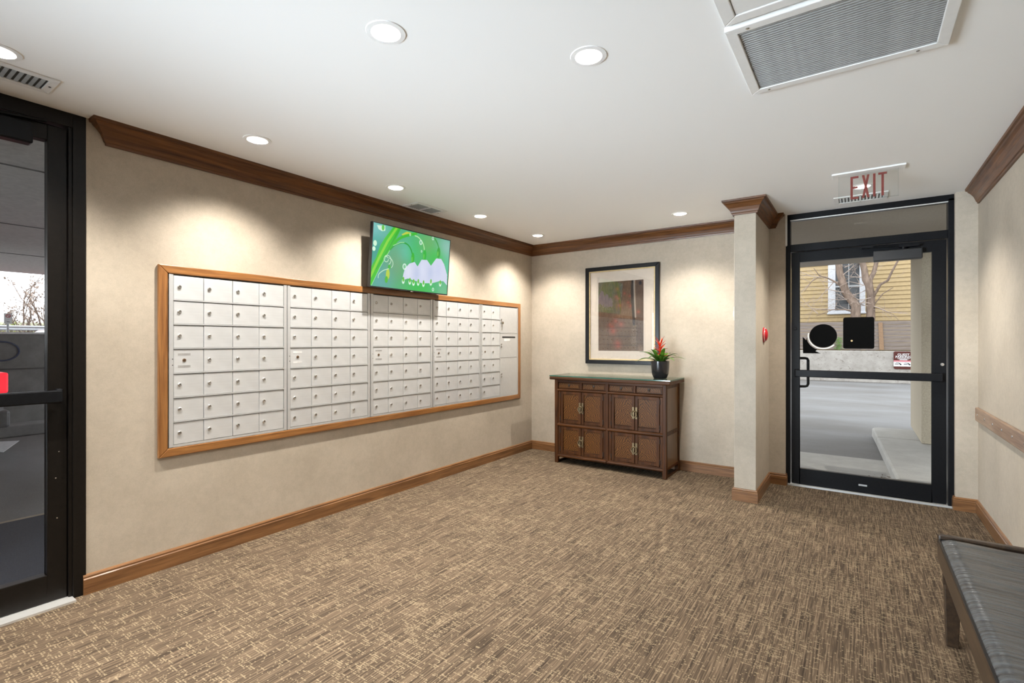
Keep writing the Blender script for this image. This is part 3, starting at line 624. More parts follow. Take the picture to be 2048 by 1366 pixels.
P.line(smooth([(.209, .371), (.259, .286), (.318, .238), (.364, .219), (.42, .24), (.462, .312), (.489, .42)]), .012, (40, 160, 60)); P.line(smooth([(.24, .30), (.318, .232), (.37, .213)]), .005, (190, 235, 190))
P.line(smooth([(.503, .058), (.552, .074), (.605, .144), (.627, .202), (.642, .29)]), .009, (185, 232, 170)); P.line(smooth([(.737, .018), (.773, .029), (.811, .095), (.846, .196)]), .011, (50, 150, 60))
for u_, v_, a, c_ in ((.49, .45, .04, (52, 178, 52)), (.645, .36, .045, (44, 180, 62)), (.839, .265, .048, (48, 160, 56))): P.ell(u_, v_, a, .105, c_); P.ell(u_-.01, v_+.02, a*.4, .05, (110, 205, 80), k=.7)
bell = [(.373, .849), (.382, .731), (.399, .633), (.452, .547), (.516, .505), (.559, .575), (.606, .445), (.682, .432), (.741, .522), (.811, .372), (.884, .365), (.933, .455), (.986, .638), (.994, .833), (.935, .763), (.871, .775), (.774, .827), (.695, .842), (.627, .854), (.567, .833), (.509, .822), (.444, .803)]
P.poly(bell, (206, 212, 234))
bm_ = P.poly(bell, (206, 212, 234))
for u_, v_, c_ in ((.44, .68, (222, 226, 242)), (.62, .62, (216, 222, 242)), (.85, .58, (196, 204, 232)), (.555, .7, (184, 196, 226)), (.74, .66, (184, 196, 226))): P.blend(bm_*np.exp(-(((P.U-u_)*P.A)**2*2+(P.V-v_)**2*.6)/.012)*.7, c_)
for u_, v_ in ((.469, .83), (.518, .842), (.58, .83), (.652, .839), (.754, .80), (.89, .794), (.385, .83)): P.ell(u_, v_+.03, .032, .05, (215, 240, 225)); P.ell(u_, v_, .022, .045, (90, 185, 50))
P.ell(.193, .781, .042, .095, (178, 205, 66)); P.ell(.18, .87, .035, .06, (70, 180, 50)); P.ell(.205, .66, .03, .04, (60, 180, 60))
for cu_, cv_, r_, a0_, a1_ in ((.18, .55, .075, -140, 60), (.165, .54, .045, 0, 330), (.20, .60, .085, -90, 50)): P.line([(cu_+r_*math.cos(math.radians(a))/P.A, cv_+r_*math.sin(math.radians(a))) for a in np.linspace(a0_, a1_, 16)], .006, (205, 235, 205), .9)
P.line(smooth([(.20, .69), (.14, .73), (.09, .80), (.085, .86)]), .006, (200, 235, 205))
for u_, v_, r_ in ((.584, .15, .04), (.747, .03, .03), (.391, .614, .05), (.79, .94, .03), (.60, .30, .02), (.44, .06, .02)): P.ell(u_, v_, r_, r_*1.2, (225, 245, 235), k=.8); P.ell(u_, v_, r_*.55, r_*.65, (100, 180, 130), k=.8)
P.poly([(.042, .034), (.134, .013), (.136, .092), (.10, .11), (.06, .09)], (205, 235, 215)); P.ell(.11, .05, .03, .05, (90, 190, 70)); P.ell(.03, .32, .04, .05, (200, 240, 210)); P.ell(.02, .41, .035, .04, (210, 245, 220))
tv = thing('television', (XL, 3.03, 1.74), 'wall-mounted flat television showing white bell flowers on green', 'television')
tt, tb, tz0, tz1, ty0, ty1 = XL+.150, XL+.108, 1.733, 2.245, 2.578, 3.482   # tilted forward: top further out
def tvp(y, f, d): return (tb+(tt-tb)*f-d, y, tz0+(tz1-tz0)*f+d*.08)
def tvslab(ya, yb, fa, fb, da, db): 
    v = [tvp(y, f, d) for d in (da, db) for f in (fa, fb) for y in (ya, yb)]
    return MB().add(v, [(0, 1, 3, 2), (4, 6, 7, 5), (0, 4, 5, 1), (2, 3, 7, 6), (0, 2, 6, 4), (1, 5, 7, 3)])
tvslab(ty0, ty1, 0, 1, .002, .030).build('casing', 'tv_black', tv, bevel=.003)
for ya, yb, fa, fb in ((ty0, ty0+.007, 0, 1), (ty1-.007, ty1, 0, 1), (ty0+.007, ty1-.007, .986, 1), (ty0+.007, ty1-.007, 0, .02)): tvslab(ya, yb, fa, fb, -.002, .004).build('bezel', 'tv_black', tv)
tvslab(2.78, 3.28, .2, .72, .030, .055).build('rear_housing', 'tv_black', tv, bevel=.008)
MB().box(XL, XL+.012, 2.88, 3.18, 1.87, 2.11).box(XL+.01, XL+.075, 2.95, 2.98, 1.90, 2.06).box(XL+.01, XL+.075, 3.08, 3.11, 1.90, 2.06).build('wall_bracket', 'black_metal', tv)
box(tvp(3.03, 0, 0)[0]-.004, tvp(3.03, 0, 0)[0]+.003, 3.015, 3.045, tz0-.004, tz0+.003).build('status_light', 'chrome', tv)
raster_mesh('screen', s2l(P.I), (tvp(ty0+.006, .987, .0), tvp(ty1-.006, .987, .0), tvp(ty0+.006, .018, .0)), 'screen_picture', tv)

# ================================================================== PICTURE
pf = thing('framed_picture', (-2.11, YB, 1.08), 'black framed abstract brown print on the back wall above the dresser', 'picture')
def ring(x0, x1, z0, z1, wd, ya, yb, name, mat, bevel=.002):
    o = [(x0, z0), (x1, z0), (x1, z1), (x0, z1)]; i = [(x0+wd, z0+wd), (x1-wd, z0+wd), (x1-wd, z1-wd), (x0+wd, z1-wd)]
    for k in range(4): MB().prism([o[k], o[(k+1) % 4], i[(k+1) % 4], i[k]], 'y', ya, yb).build(name, mat, pf, bevel=bevel)
px0, px1, pz0, pz1 = -2.532, -1.690, 1.055, 2.127
ring(px0, px1, pz0, pz1, .043, YB-.034, YB, 'frame_bar', 'frame_black', .004)
ring(px0+.042, px1-.042, pz0+.042, pz1-.042, .014, YB-.026, YB-.006, 'gold_liner', 'gold_liner')
mx0, mx1, mz0, mz1 = -2.380, -1.862, 1.200, 1.958
o4 = [(px0+.05, pz0+.05), (px1-.05, pz0+.05), (px1-.05, pz1-.05), (px0+.05, pz1-.05)]; i4 = [(mx0, mz0), (mx1, mz0), (mx1, mz1), (mx0, mz1)]
m = MB()
for k in range(4): m.prism([o4[k], o4[(k+1) % 4], i4[(k+1) % 4], i4[k]], 'y', YB-.013, YB-.009)
m.build('mat_board', 'mat_board', pf)
Q = Paint(110, 160, .68); rs = np.random.RandomState(3)
def vnoise(h, w_, a, b_):
    g = rs.rand(a+2, b_+2); yy = np.linspace(0, a, h); xx = np.linspace(0, b_, w_); yi = yy.astype(int); xi = xx.astype(int); fy = (yy-yi)[:, None]; fx = (xx-xi)[None]
    fy = fy*fy*(3-2*fy); fx = fx*fx*(3-2*fx)
    return g[yi][:, xi]*(1-fy)*(1-fx)+g[yi+1][:, xi]*fy*(1-fx)+g[yi][:, xi+1]*(1-fy)*fx+g[yi+1][:, xi+1]*fy*fx
Q.I[:] = (108, 80, 56); nn_ = (vnoise(160, 110, 5, 4)-.5)*26+(vnoise(160, 110, 24, 60)-.5)*26+(vnoise(160, 110, 110, 90)-.5)*22; Q.I += nn_[..., None]*np.array([1, .9, .8])
Q.blend((Q.U > .84)*.45, (62, 48, 46)); Q.blend(((Q.V > .53) & (Q.U < .84))*.22, (70, 62, 50))
for u_, v_, r_ in ((.42, .11, .035), (.40, .22, .04), (.44, .25, .035), (.47, .35, .05), (.58, .18, .03), (.70, .22, .03), (.72, .36, .045), (.38, .57, .05), (.50, .62, .06), (.30, .66, .06), (.33, .72, .06), (.25, .62, .03), (.43, .89, .06), (.44, .93, .05), (.88, .45, .04), (.66, .31, .03)):
    Q.blob(u_, v_, r_, (150, 74, 56), .55); Q.blob(u_+.012, v_, r_*.4, (190, 86, 60), .5)
for v_ in (.67, .79, .915): Q.line([(.22, v_), (.86, v_+.006)], .003, (52, 42, 36), .8)
Q.line([(.22, .55), (.22, .98)], .003, (66, 52, 42), .6); Q.line([(.86, .55), (.86, 1)], .003, (52, 42, 36), .8)
Q.line([(.775, 0), (.76, .1), (.765, .3), (.79, .5), (.795, .62)], .022, (34, 30, 30), .9); Q.line([(.80, .0), (.80, .1), (.81, .3), (.825, .52)], .012, (190, 180, 168), .75)
Q.ell(.93, .045, .022, .03, (30, 26, 32)); sp_ = (rs.rand(160, 110) > .93)*((Q.U > .74) & (Q.U < .86) & (Q.V > .6)); Q.blend(sp_*.7, (190, 180, 165)); Q.blob(.93, .97, .06, (176, 150, 120), .5); Q.blob(.80, .86, .07, (150, 140, 128), .35)
raster_mesh('print', s2l(Q.I), ((mx0, YB-.0095, mz1), (mx1, YB-.0095, mz1), (mx0, YB-.0095, mz0)), 'art_print', pf)
box(px0+.045, px1-.045, YB-.019, YB-.017, pz0+.045, pz1-.045).build('picture_glass', 'picture_glass', pf)

# ================================================================== DRESSER
ds = thing('dresser', (-2.087, 4.89, 0), 'dark carved wooden sideboard with eight doors and a glass top', 'sideboard')
bx0, bx1, fyf, fyb = -2.692, -1.482, 4.672, 5.098
def part(name, mat, x0, x1, y0, y1, z0, z1, bev=.003, parent=None, org=None): return box(x0, x1, y0, y1, z0, z1).build(name, mat, parent or ds, org=org, bevel=bev)
m = MB().prism([(4.645, .893), (4.640, .900), (4.640, .921), (4.646, .928), (5.105, .928), (5.105, .893)], 'x', -2.737, -1.438); m.build('top', 'dresser_wood_x', ds, bevel=.004)
part('glass_top', 'green_glass', -2.737, -1.438, 4.640, 5.103, .9285, .9385, .0)
MB().box(-2.7375, -1.4375, 4.6395, 4.6405, .9285, .9385).box(-1.4385, -1.4375, 4.64, 5.103, .9285, .9385).box(-2.7375, -2.7365, 4.64, 5.103, .9285, .9385).build('glass_edge', 'glass_edge', ds)
for x in (bx0, bx1-.040):
    for y in (fyf, fyb-.040): part('leg', 'dresser_wood', x, x+.040, y, y+.040, 0, .893, .006)
cxm = (bx0+bx1)/2
part('center_post', 'dresser_wood', cxm-.017, cxm+.017, fyf+.004, fyf+.03, .09, .893, .004)
def hrail(z, r, yoff=.004, name='rail'):
    for xa, xb in ((bx0+.036, cxm-.008), (cxm+.008, bx1-.036)):
        m = MB().tube([(xa, fyf+.012, z), (xb, fyf+.012, z)], r, 12); m.build(name, 'dresser_wood_x', ds)
part('apron', 'dresser_wood_x', bx0+.03, bx1-.03, fyf+.006, fyf+.03, .866, .893)
hrail(.784, .013); hrail(.412, .016); hrail(.080, .015)
part('rail', 'dresser_wood_x', bx0+.03, bx1-.03, fyf+.008, fyf+.035, .395, .43); part('rail', 'dresser_wood_x', bx0+.03, bx1-.03, fyf+.008, fyf+.035, .070, .105); part('rail', 'dresser_wood_x', bx0+.03, bx1-.03, fyf+.008, fyf+.035, .770, .797)
for x, nm in ((bx0+.008, 'side_panel'), (bx1-.022, 'side_panel')):
    part(nm, 'dresser_side', x, x+.014, fyf+.035, fyb-.035, .43, .893, .001); part(nm, 'dresser_side', x, x+.014, fyf+.035, fyb-.035, .09, .41, .001)
for x in (bx0+.004, bx1-.034):
    part('side_rail', 'dresser_wood', x, x+.030, fyf+.035, fyb-.035, .400, .440, .003); part('side_rail', 'dresser_wood', x, x+.030, fyf+.035, fyb-.035, .075, .105, .003); part('side_rail', 'dresser_wood', x, x+.030, fyf+.035, fyb-.035, .85, .893, .003)
    part('foot_stretcher', 'dresser_wood', x+.004, x+.026, fyf+.035, fyb-.035, .0, .022, .003)
part('back_panel', 'dresser_wood', bx0+.02, bx1-.02, fyb-.012, fyb, .09, .893, 0); part('bottom_shelf', 'dresser_wood', bx0+.02, bx1-.02, fyf+.03, fyb-.01, .09, .105, 0)
part('inner_panel', 'dresser_wood', bx0+.03, bx1-.03, fyf+.034, fyf+.04, .10, .88, 0)
bays = ((bx0+.040, cxm-.017), (cxm+.017, bx1-.040))
for a, b2 in bays:
    mid = (a+b2)/2
    part('divider', 'dresser_wood', mid-.011, mid+.011, fyf+.006, fyf+.03, .797, .868, .003)
    for xa, xb in ((a+.003, mid-.014), (mid+.014, b2-.003)):
        dw = box(xa, xb, fyf+.014, fyf+.034, .800, .864).build('drawer', 'dresser_wood_x', ds, org=((xa+xb)/2, fyf+.02, .83), bevel=.002)
        box(xa+.012, xb-.012, fyf+.0095, fyf+.015, .809, .856).build('front_panel', 'dresser_panel', dw, org=((xa+xb)/2, fyf+.012, .79), bevel=.002)
        xm = (xa+xb)/2
        MB().lathe([(.012, 0), (.012, .003), (.005, .006), (0, .006)], (xm, fyf+.0095, .840), 'y', 12, sign=-1).tube([(xm+.004, fyf+.002, .838), (xm+.008, fyf+.001, .828), (xm+.003, fyf+.001, .818), (xm-.004, fyf+.001, .822)], .0028, 6).build('drop_pull', 'iron_old', dw)
    for zb, zt in ((.434, .770), (.108, .394)):
        for sd in (0, 1):
            xa, xb = (a+.030, mid-.002) if sd == 0 else (mid+.002, b2-.030)
            xc = (xa+xb)/2; dorg = (xc, fyf+.02, (zb+zt)/2); wd = .030
            dd = MB().box(xa, xa+wd, fyf+.010, fyf+.032, zb, zt).box(xb-wd, xb, fyf+.010, fyf+.032, zb, zt).box(xa+wd, xb-wd, fyf+.010, fyf+.032, zt-wd, zt).box(xa+wd, xb-wd, fyf+.010, fyf+.032, zb, zb+wd).build('door', 'dresser_wood', ds, org=dorg, bevel=.003)
            po = (xc+(.05 if sd == 0 else -.05), fyf+.02, zb+rnd.uniform(-.05, .05))
            box(xa+wd-.003, xb-wd+.003, fyf+.019, fyf+.026, zb+wd-.003, zt-wd+.003).build('door_panel', 'dresser_panel', dd, org=po)
            box(xa+wd, xb-wd, fyf+.0135, fyf+.021, zb+wd, zb+wd+.010).build('lower_bead', 'dresser_wood_x', dd, bevel=.003)
            hx = xa-.004 if sd == 0 else xb+.004
            for hz in (zb+.045, zt-.045): MB().lathe([(.001, -.026), (.005, -.022), (.006, -.012), (.004, -.008), (.006, 0), (.004, .008), (.006, .012), (.005, .022), (.001, .026)], (hx, fyf+.010, hz), 'z', 8).build('hinge', 'iron_old', dd)
            lx = xb-.024 if sd == 0 else xa+.004; zc = (zb+zt)/2
            box(lx, lx+.020, fyf+.0075, fyf+.011, zc-.058, zc+.058).build('lock_plate', 'brass_old', dd, bevel=.001)
            if sd == 0: MB().tube([(mid-.004+.027*math.cos(2*PI*k/20), fyf+.002, zc-.010+.030*math.sin(2*PI*k/20)) for k in range(20)], [.0055+.002*(k % 2) for k in range(20)], 8, closed=True).lathe([(.008, 0), (.008, .008), (0, .010)], (mid-.004, fyf+.008, zc+.018), 'y', 10, sign=-1).build('ring_pull', 'brass_old', dd)
        for xa, xb in ((a, a+.026), (b2-.026, b2)): part('door_stile', 'dresser_wood', xa, xb, fyf+.012, fyf+.033, zb-.004, zt+.006, .002)

# ================================================================== BROMELIAD
pc = Vector((-1.607, 4.87, .9386))
pp = thing('potted_bromeliad', pc, 'red-flowered bromeliad in a black pot on the dresser glass', 'plant')
MB().lathe([(.056, 0), (.064, .006), (.080, .045), (.086, .10), (.089, .170), (.084, .172), (.082, .150), (.0, .150)], pc, 'z', 32).build('pot', 'pot_black', pp)
MB().lathe([(.082, .152), (.05, .158), (0, .160)], pc, 'z', 20).build('soil', 'soil', pp)
def blade(base, az, length, rise, droop, width, n_=9, fold=.25):
    d = Vector((math.cos(az), math.sin(az), 0)); sdv = Vector((-d.y, d.x, 0)); vs_ = []; fs = []
    for i in range(n_+1):
        t = i/n_; p = Vector(base)+d*length*t+Vector((0, 0, rise*t*2.0-droop*t*t)); wv_ = width*(math.sin(PI*min(1, .16+.84*t))**.7)*(1 if t < .99 else .05)
        for k, o in ((-1, fold), (0, 0), (1, fold)): vs_.append(p+sdv*wv_*k+Vector((0, 0, o*wv_)))
    for side in (0,):
        for i in range(n_):
            for k in (0, 1): fs.append((i*3+k, i*3+k+1, i*3+k+4, i*3+k+3))
    off = len(vs_); vs2 = [v_-Vector((0, 0, .0012)) for v_ in vs_]
    return MB().add(vs_+vs2, fs+[tuple(off+q for q in reversed(f)) for f in fs], 0, True)
for k in range(20):
    az = 2*PI*k/20*1.0+rnd.uniform(-.12, .12); lay = k % 3
    blade(pc+Vector((.02*math.cos(az), .02*math.sin(az), .155)), az, (.235, .18, .11)[lay]*rnd.uniform(.9, 1.1)*(1-.38*max(0, math.sin(az))), (.085, .11, .12)[lay]*rnd.uniform(.85, 1.15), (.145, .14, .12)[lay], (.017, .019, .020)[lay]).build('leaf', 'leaf_green', pp, recalc=False)
MB().tube([pc+Vector((0, 0, .155)), pc+Vector((.002, 0, .30))], .010, 8).build('flower_stem', 'bract_red', pp)
for k in range(22):
    az = k*2.4; t = k/22; z = .21+.135*t
    blade(pc+Vector((0, 0, z)), az, .105*(1-.55*t)*rnd.uniform(.85, 1.1), .022+.022*t, .034*(1-t), .0105*(1-.2*t), 7, .5).build('bract', 'bract_red', pp, recalc=False)

# ================================================================== BENCH
bn = thing('bench', (.51, 2.1, 0), 'black leather bench with dark wooden legs along the right wall', 'bench')
X0, X1, Y0, Y1 = .287, .728, 1.25, 2.86
box(X0, X0+.03, Y0, Y1+.035, .335, .428).build('side_rail', 'bench_wood', bn, bevel=.006); box(X1-.03, X1, Y0, Y1+.035, .335, .428).build('side_rail', 'bench_wood', bn, bevel=.006)
box(X0+.03, X1-.03, Y0, Y0+.03, .335, .428).build('end_rail', 'bench_wood', bn, bevel=.006)
box(X0, X1, Y1+.004, Y1+.04, .395, .452).build('end_rail', 'bench_wood', bn, bevel=.008)
for x, sgn in ((X0+.012, 1), (X1-.072, -1)):
    for y, sy_ in ((Y1-.06, 1), (Y0+.03, -1)):
        t0, b0 = .0, .012
        v = [(x, y, .36), (x+.06, y, .36), (x+.06, y+.06, .36), (x, y+.06, .36), (x+.010, y+.008, 0), (x+.050, y+.008, 0), (x+.050, y+.052, 0), (x+.010, y+.052, 0)]
        MB().add(v, [(0, 1, 2, 3), (7, 6, 5, 4), (0, 4, 5, 1), (1, 5, 6, 2), (2, 6, 7, 3), (3, 7, 4, 0)]).build('leg', 'bench_wood', bn, bevel=.003)
nx, ny = 40, 150; vs_ = []; fs = []
wr = [(rnd.uniform(Y0, Y1), rnd.uniform(.25, .9), rnd.uniform(.006, .014), rnd.uniform(.0015, .005), rnd.uniform(-.25, .25)) for _ in range(46)]
for j in range(ny+1):
    for i in range(nx+1):
        u, v_ = i/nx, j/ny; x = X0+.002+(X1-X0-.004)*u; y = Y0+(Y1-Y0)*v_
        ed = min(1, min(u, 1-u)/.10); ee = min(1, min(v_, 1-v_)/.03); z = .428+.026*(math.sin(ed*PI/2)**.6)*(math.sin(ee*PI/2)**.6)-.008*math.exp(-((u-.55)/.3)**2)
        for yc, uc, wd, am, sl in wr: z -= am*math.exp(-((y-yc-sl*(u-.5)*.3)/wd)**2)*math.exp(-((u-uc)/.30)**2)*ed
        vs_.append((x, y, z))
for j in range(ny):
    for i in range(nx): a = j*(nx+1)+i; fs.append((a, a+1, a+nx+2, a+nx+1))
m = MB().add(vs_, fs, 0, True); m.box(X0+.004, X1-.004, Y0+.002, Y1-.002, .40, .4285); m.build('cushion', 'bench_leather', bn)
pz = .432
MB().tube([(X0+.004, Y0, pz), (X0+.004, Y1, pz), (X1-.004, Y1, pz), (X1-.004, Y0, pz)], .0045, 8, closed=True).build('piping', 'leather_piping', bn)
box(X0-.0005, X0+.012, Y1-.16, Y1-.13, .30, .335).build('bracket', 'bench_wood', bn)

# ================================================================== OUTDOORS, EXIT SIDE
MB().box(-40, 40, -30, 45, -.20, -.04).build('ground_asphalt', 'asphalt', kind='structure')
MB().box(-3.5, 4.0, YB+.13, 6.86, -.04, -.015).build('ground_apron', 'concrete', kind='structure')
sw_ = thing('sidewalk', (1.0, 6.8, 0), 'raised pale concrete walk outside the exit door', None, kind='structure')
MB().prism([(.285, 5.42), (2.4, 5.42), (2.4, 7.845), (.19, 7.845)], 'z', -.04, .09).build('slab', 'concrete', sw_, bevel=.02)
MB().prism([(.19, 7.855), (2.4, 7.855), (2.4, 8.75), (.22, 8.75), (.17, 8.69), (.155, 8.6)], 'z', -.04, .09).build('slab', 'concrete', sw_, bevel=.02)
MB().box(.612, 3.2, 7.62, 9.1, .09, 2.52).box(2.45, 3.2, YB+.17, 7.62, -.04, 2.52).build('wall_porch_with_shade', 'stucco', kind='structure', bevel=.01)  # the right end wall is unseen, added to darken the porch
box(-3.3, 3.2, YB+.16, 9.42, 2.52, 2.75).build('ceiling_porch', 'soffit_paint', kind='structure')
lv = MB()
for k in range(260):
    t = rnd.random(); x = .30-.12*rnd.random()**2*1.2-.1*(1-t)+rnd.uniform(-.12, .02); y = 5.45+.75*t*rnd.random(); s_ = rnd.uniform(.006, .02); a = rnd.uniform(0, 6.3); z = -.0145+rnd.uniform(0, .004)
    lv.add([(x+s_*math.cos(a), y+s_*math.sin(a), z), (x-s_*.3*math.sin(a), y+s_*.3*math.cos(a), z+.004), (x-s_*math.cos(a), y-s_*math.sin(a), z), (x+s_*.3*math.sin(a), y-s_*.3*math.cos(a), z+.002)], [(0, 1, 2, 3)])
o = lv.build('fallen_leaves', 'dry_leaf', recalc=False, kind='stuff'); o['label'] = 'dry leaves swept against the kerb outside the exit door'; o['category'] = 'leaves'

rw = MB().box(-9, 9, 20.0, 20.35, -.04, 1.0).build('retaining_wall', 'old_concrete', org=(0, 20.2, 0), bevel=.02); tag(rw, 'weathered grey concrete retaining wall below the wooden fence', 'wall')
fn = thing('plank_fence', (0, 20.3, 1.0), 'weathered horizontal plank fence on top of the concrete retaining wall', 'fence')
pl0 = None
for k in range(8):
    z = 1.03+.118*k
    if pl0 is None: pl0 = box(-9, 9, 20.19, 20.215, z, z+.108).build('plank', 'fence_wood', fn, org=(0, 20.2, z), bevel=.004)
    else:
        q = dup(pl0, fn, (rnd.uniform(-.2, .2), rnd.uniform(-.006, .006), .118*k))
for x in (-5.4, -2.4, 3.6, 6.6): box(x, x+.09, 20.215, 20.30, 1.01, 2.0).build('post', 'fence_wood', fn)
v = [(.56, 20.15, 1.03), (.68, 20.15, 1.03), (.64, 20.15, 1.92), (.53, 20.15, 1.92)]
pw_ = MB().add(v+[(x, y+.035, z) for x, y, z in v], [(0, 1, 2, 3), (7, 6, 5, 4), (0, 4, 5, 1), (1, 5, 6, 2), (2, 6, 7, 3), (3, 7, 4, 0)]).build('brace_board', 'post_wood', fn, label='paler upright board nailed to the planks')
gs = thing('parking_sign', (1.14, 19.99, .71), 'brown and white guest parking sign on the concrete retaining wall', 'sign')
sx0, sx1, sz0, sz1 = .920, 1.365, .43, .988
MB().prism([(sx0+.03, sz0), (sx1-.03, sz0), (sx1, sz0+.03), (sx1, sz1-.03), (sx1-.03, sz1), (sx0+.03, sz1), (sx0, sz1-.03), (sx0, sz0+.03)], 'y', 19.975, 19.999).build('plate', 'sign_brown', gs)
box(sx0, sx1, 19.972, 19.976, .512, .655).build('white_band', 'sign_white', gs); box(sx0, sx1, 19.972, 19.976, .664, .698).build('pink_band', 'sign_pink', gs)
text('GUEST', .098, (1.165, 19.972, .882), (PI/2, 0, 0), 'sign_white', 'lettering', gs, .001, 1.02, .001); text('PARKING', .098, (1.160, 19.972, .808), (PI/2, 0, 0), 'sign_white', 'lettering', gs, .001, .95, .001)
MB().box(1.02, 1.31, 19.972, 19.976, .748, .762).box(1.07, 1.26, 19.972, 19.976, .715, .734).build('small_print', 'sign_white', gs)
for xo in (.95, 1.17):
    cz = .535; ca = [(0, .04), (.085, .04), (.09, .02), (.16, .018), (.17, .045), (.135, .075), (.105, .095), (.03, .098), (.02, .088), (.095, .083), (.118, .062), (.0, .062)]
    cm = MB().prism([(xo+a, cz+b2) for a, b2 in ca], 'y', 19.968, 19.973); cm.build('car_pictogram', 'sign_black', gs)
    MB().lathe([(.026, 0), (.026, .002), (0, .002)], (xo+.105, 19.966, cz+.022), 'y', 14, sign=-1).build('wheel_pictogram', 'sign_white', gs)
# the yellow house
hs = thing('yellow_house', (0, 22.1, 0), 'yellow clapboard house behind the fence with a white framed window', 'house')
box(-7, 7, 22.06, 22.4, 0, 6.2).build('wall_core', 'siding_yellow', hs)
HP = .150; wx0, wx1, wz0, wz1 = -.935, .205, 2.36, 4.70
for k in range(40):
    z = .1+HP*k
    def board(xa, xb): MB().prism([(22.06, z), (22.015, z), (22.045, z+HP), (22.06, z+HP)], 'x', xa, xb).build('siding_board', 'siding_yellow', hs)
    if z+HP > wz0 and z < wz1: board(-7, wx0); board(wx1, 7)
    else: board(-7, 7)
wf = MB().box(wx0, wx0+.235, 21.99, 22.05, wz0, wz1).box(wx1-.175, wx1, 21.99, 22.05, wz0, wz1).box(wx0+.235, wx1-.175, 21.99, 22.05, wz0, wz0+.09).box(wx0+.235, wx1-.175, 21.99, 22.05, wz1-.15, wz1).box(wx0-.03, wx1+.03, 21.96, 22.05, wz0-.05, wz0+.01).build('window_casing', 'trim_white', hs, bevel=.008)
gx0, gx1 = wx0+.235, wx1-.175
MB().box(gx0, gx1, 22.03, 22.045, wz0+.09, wz1-.15).build('pane', 'house_glass', wf)
MB().box(gx0, gx1, 22.005, 22.03, 3.30, 3.36).box((gx0+gx1)/2+.03, (gx0+gx1)/2+.055, 22.01, 22.03, wz0+.09, wz1-.15).build('sash_bar', 'steel_grey', wf)
MB().add([(-7.4, 21.6, 6.2), (7.4, 21.6, 6.2), (7.4, 25, 8.6), (-7.4, 25, 8.6), (-7.4, 21.6, 6.05), (7.4, 21.6, 6.05), (7.4, 25, 8.45), (-7.4, 25, 8.45)], [(0, 1, 2, 3), (7, 6, 5, 4), (0, 4, 5, 1), (1, 5, 6, 2), (2, 6, 7, 3), (3, 7, 4, 0)]).build('roof', 'roof_dark', hs)
# bare trees between fence and house
def grow(mb, rng, p, d, L, r, depth, jit=.45, up=.05):
    pts = [Vector(p)]; dd = Vector(d).normalized(); n_ = 4
    for i in range(n_):
        dd = (dd+Vector((rng.uniform(-jit, jit), rng.uniform(-jit, jit)*.6, rng.uniform(-jit, jit)+up))*.5).normalized(); pts.append(pts[-1]+dd*L/n_)
    mb.tube(pts, [r*(1-.16*i) for i in range(n_+1)], 4 if r < .012 else 6)
    if depth > 0:
        for q in pts[1:]:
            if rng.random() < .85:
                d2_ = (dd+Vector((rng.uniform(-1.1, 1.1), rng.uniform(-.6, .6), rng.uniform(-.8, .8)))).normalized(); grow(mb, rng, q, d2_, L*rng.uniform(.5, .8), r*.55, depth-1, jit, up)
TY = 21.0
def tree(name, trunks, branches, twigs, label, seed, group):
    rng = random.Random(seed); t_ = thing(name, (trunks[0][0][0][0], TY, 0), label, 'tree', group)
    for pts, r0, r1 in trunks:
        pts = [(x, TY+.06*math.sin(7*z), z) for x, z in pts]; n_ = len(pts); MB().tube(pts, [r0+(r1-r0)*i/(n_-1) for i in range(n_)], 10).build('trunk', 'bark', t_)
    for pts, r0, r1 in branches:
        pts = [(x, TY-.1*i, z) for i, (x, z) in enumerate(pts)]; n_ = len(pts); MB().tube(pts, [r0+(r1-r0)*i/(n_-1) for i in range(n_)], 7).build('branch', 'bark', t_)
    mb = MB()
    for (x, z), (dx_, dz_), L, r, dep in twigs: grow(mb, rng, (x, TY-.05, z), (dx_, rng.uniform(-.3, .3), dz_), L, r, dep)
    q = mb.build('twigs', 'twig', t_, recalc=False); q['kind'] = 'stuff'
rg_ = random.Random(5)
tw1 = [((-.2, 2.75), (-1, .1), .7, .017, 2), ((-.36, 3.02), (-1, .3), .8, .017, 2), ((-.46, 3.38), (-1, .1), .8, .017, 2), ((-.5, 3.6), (.8, .5), .6, .017, 2), ((-.7, 3.43), (-.6, -.6), .8, .017, 2), ((-1.1, 3.6), (-.9, .2), .7, .017, 2), ((-.76, 2.42), (-1, .3), .8, .017, 2), ((-.07, 2.5), (.7, .4), .6, .017, 2), ((-.4, 3.9), (.8, .2), .6, .017, 2), ((-.1, 2.4), (-.9, .2), .8, .017, 2), ((-1.2, 2.3), (-.8, .6), .7, .017, 2), ((-1.3, 3.6), (-.4, -.9), .8, .017, 2), ((-.3, 2.9), (.9, .2), .6, .017, 2)]
tree('bare_tree', [([(-.08, 0), (-.09, 1.2), (-.09, 2.05), (-.07, 2.53), (-.2, 2.75), (-.36, 3.02), (-.46, 3.38), (-.54, 3.73), (-.59, 4.18), (-.7, 5.2)], .17, .09)],
     [([(-.36, 3.11), (-.71, 3.43), (-.91, 3.55), (-1.14, 3.64), (-1.3, 3.9)], .035, .012), ([(-1.14, 3.64), (-1.4, 3.45), (-1.6, 3.1)], .018, .008), ([(-.09, 2.31), (-.39, 2.42), (-.76, 2.42), (-1.24, 2.2)], .03, .008)], tw1, 'bare leaning tree in front of the white framed window of the yellow house', 11, None)
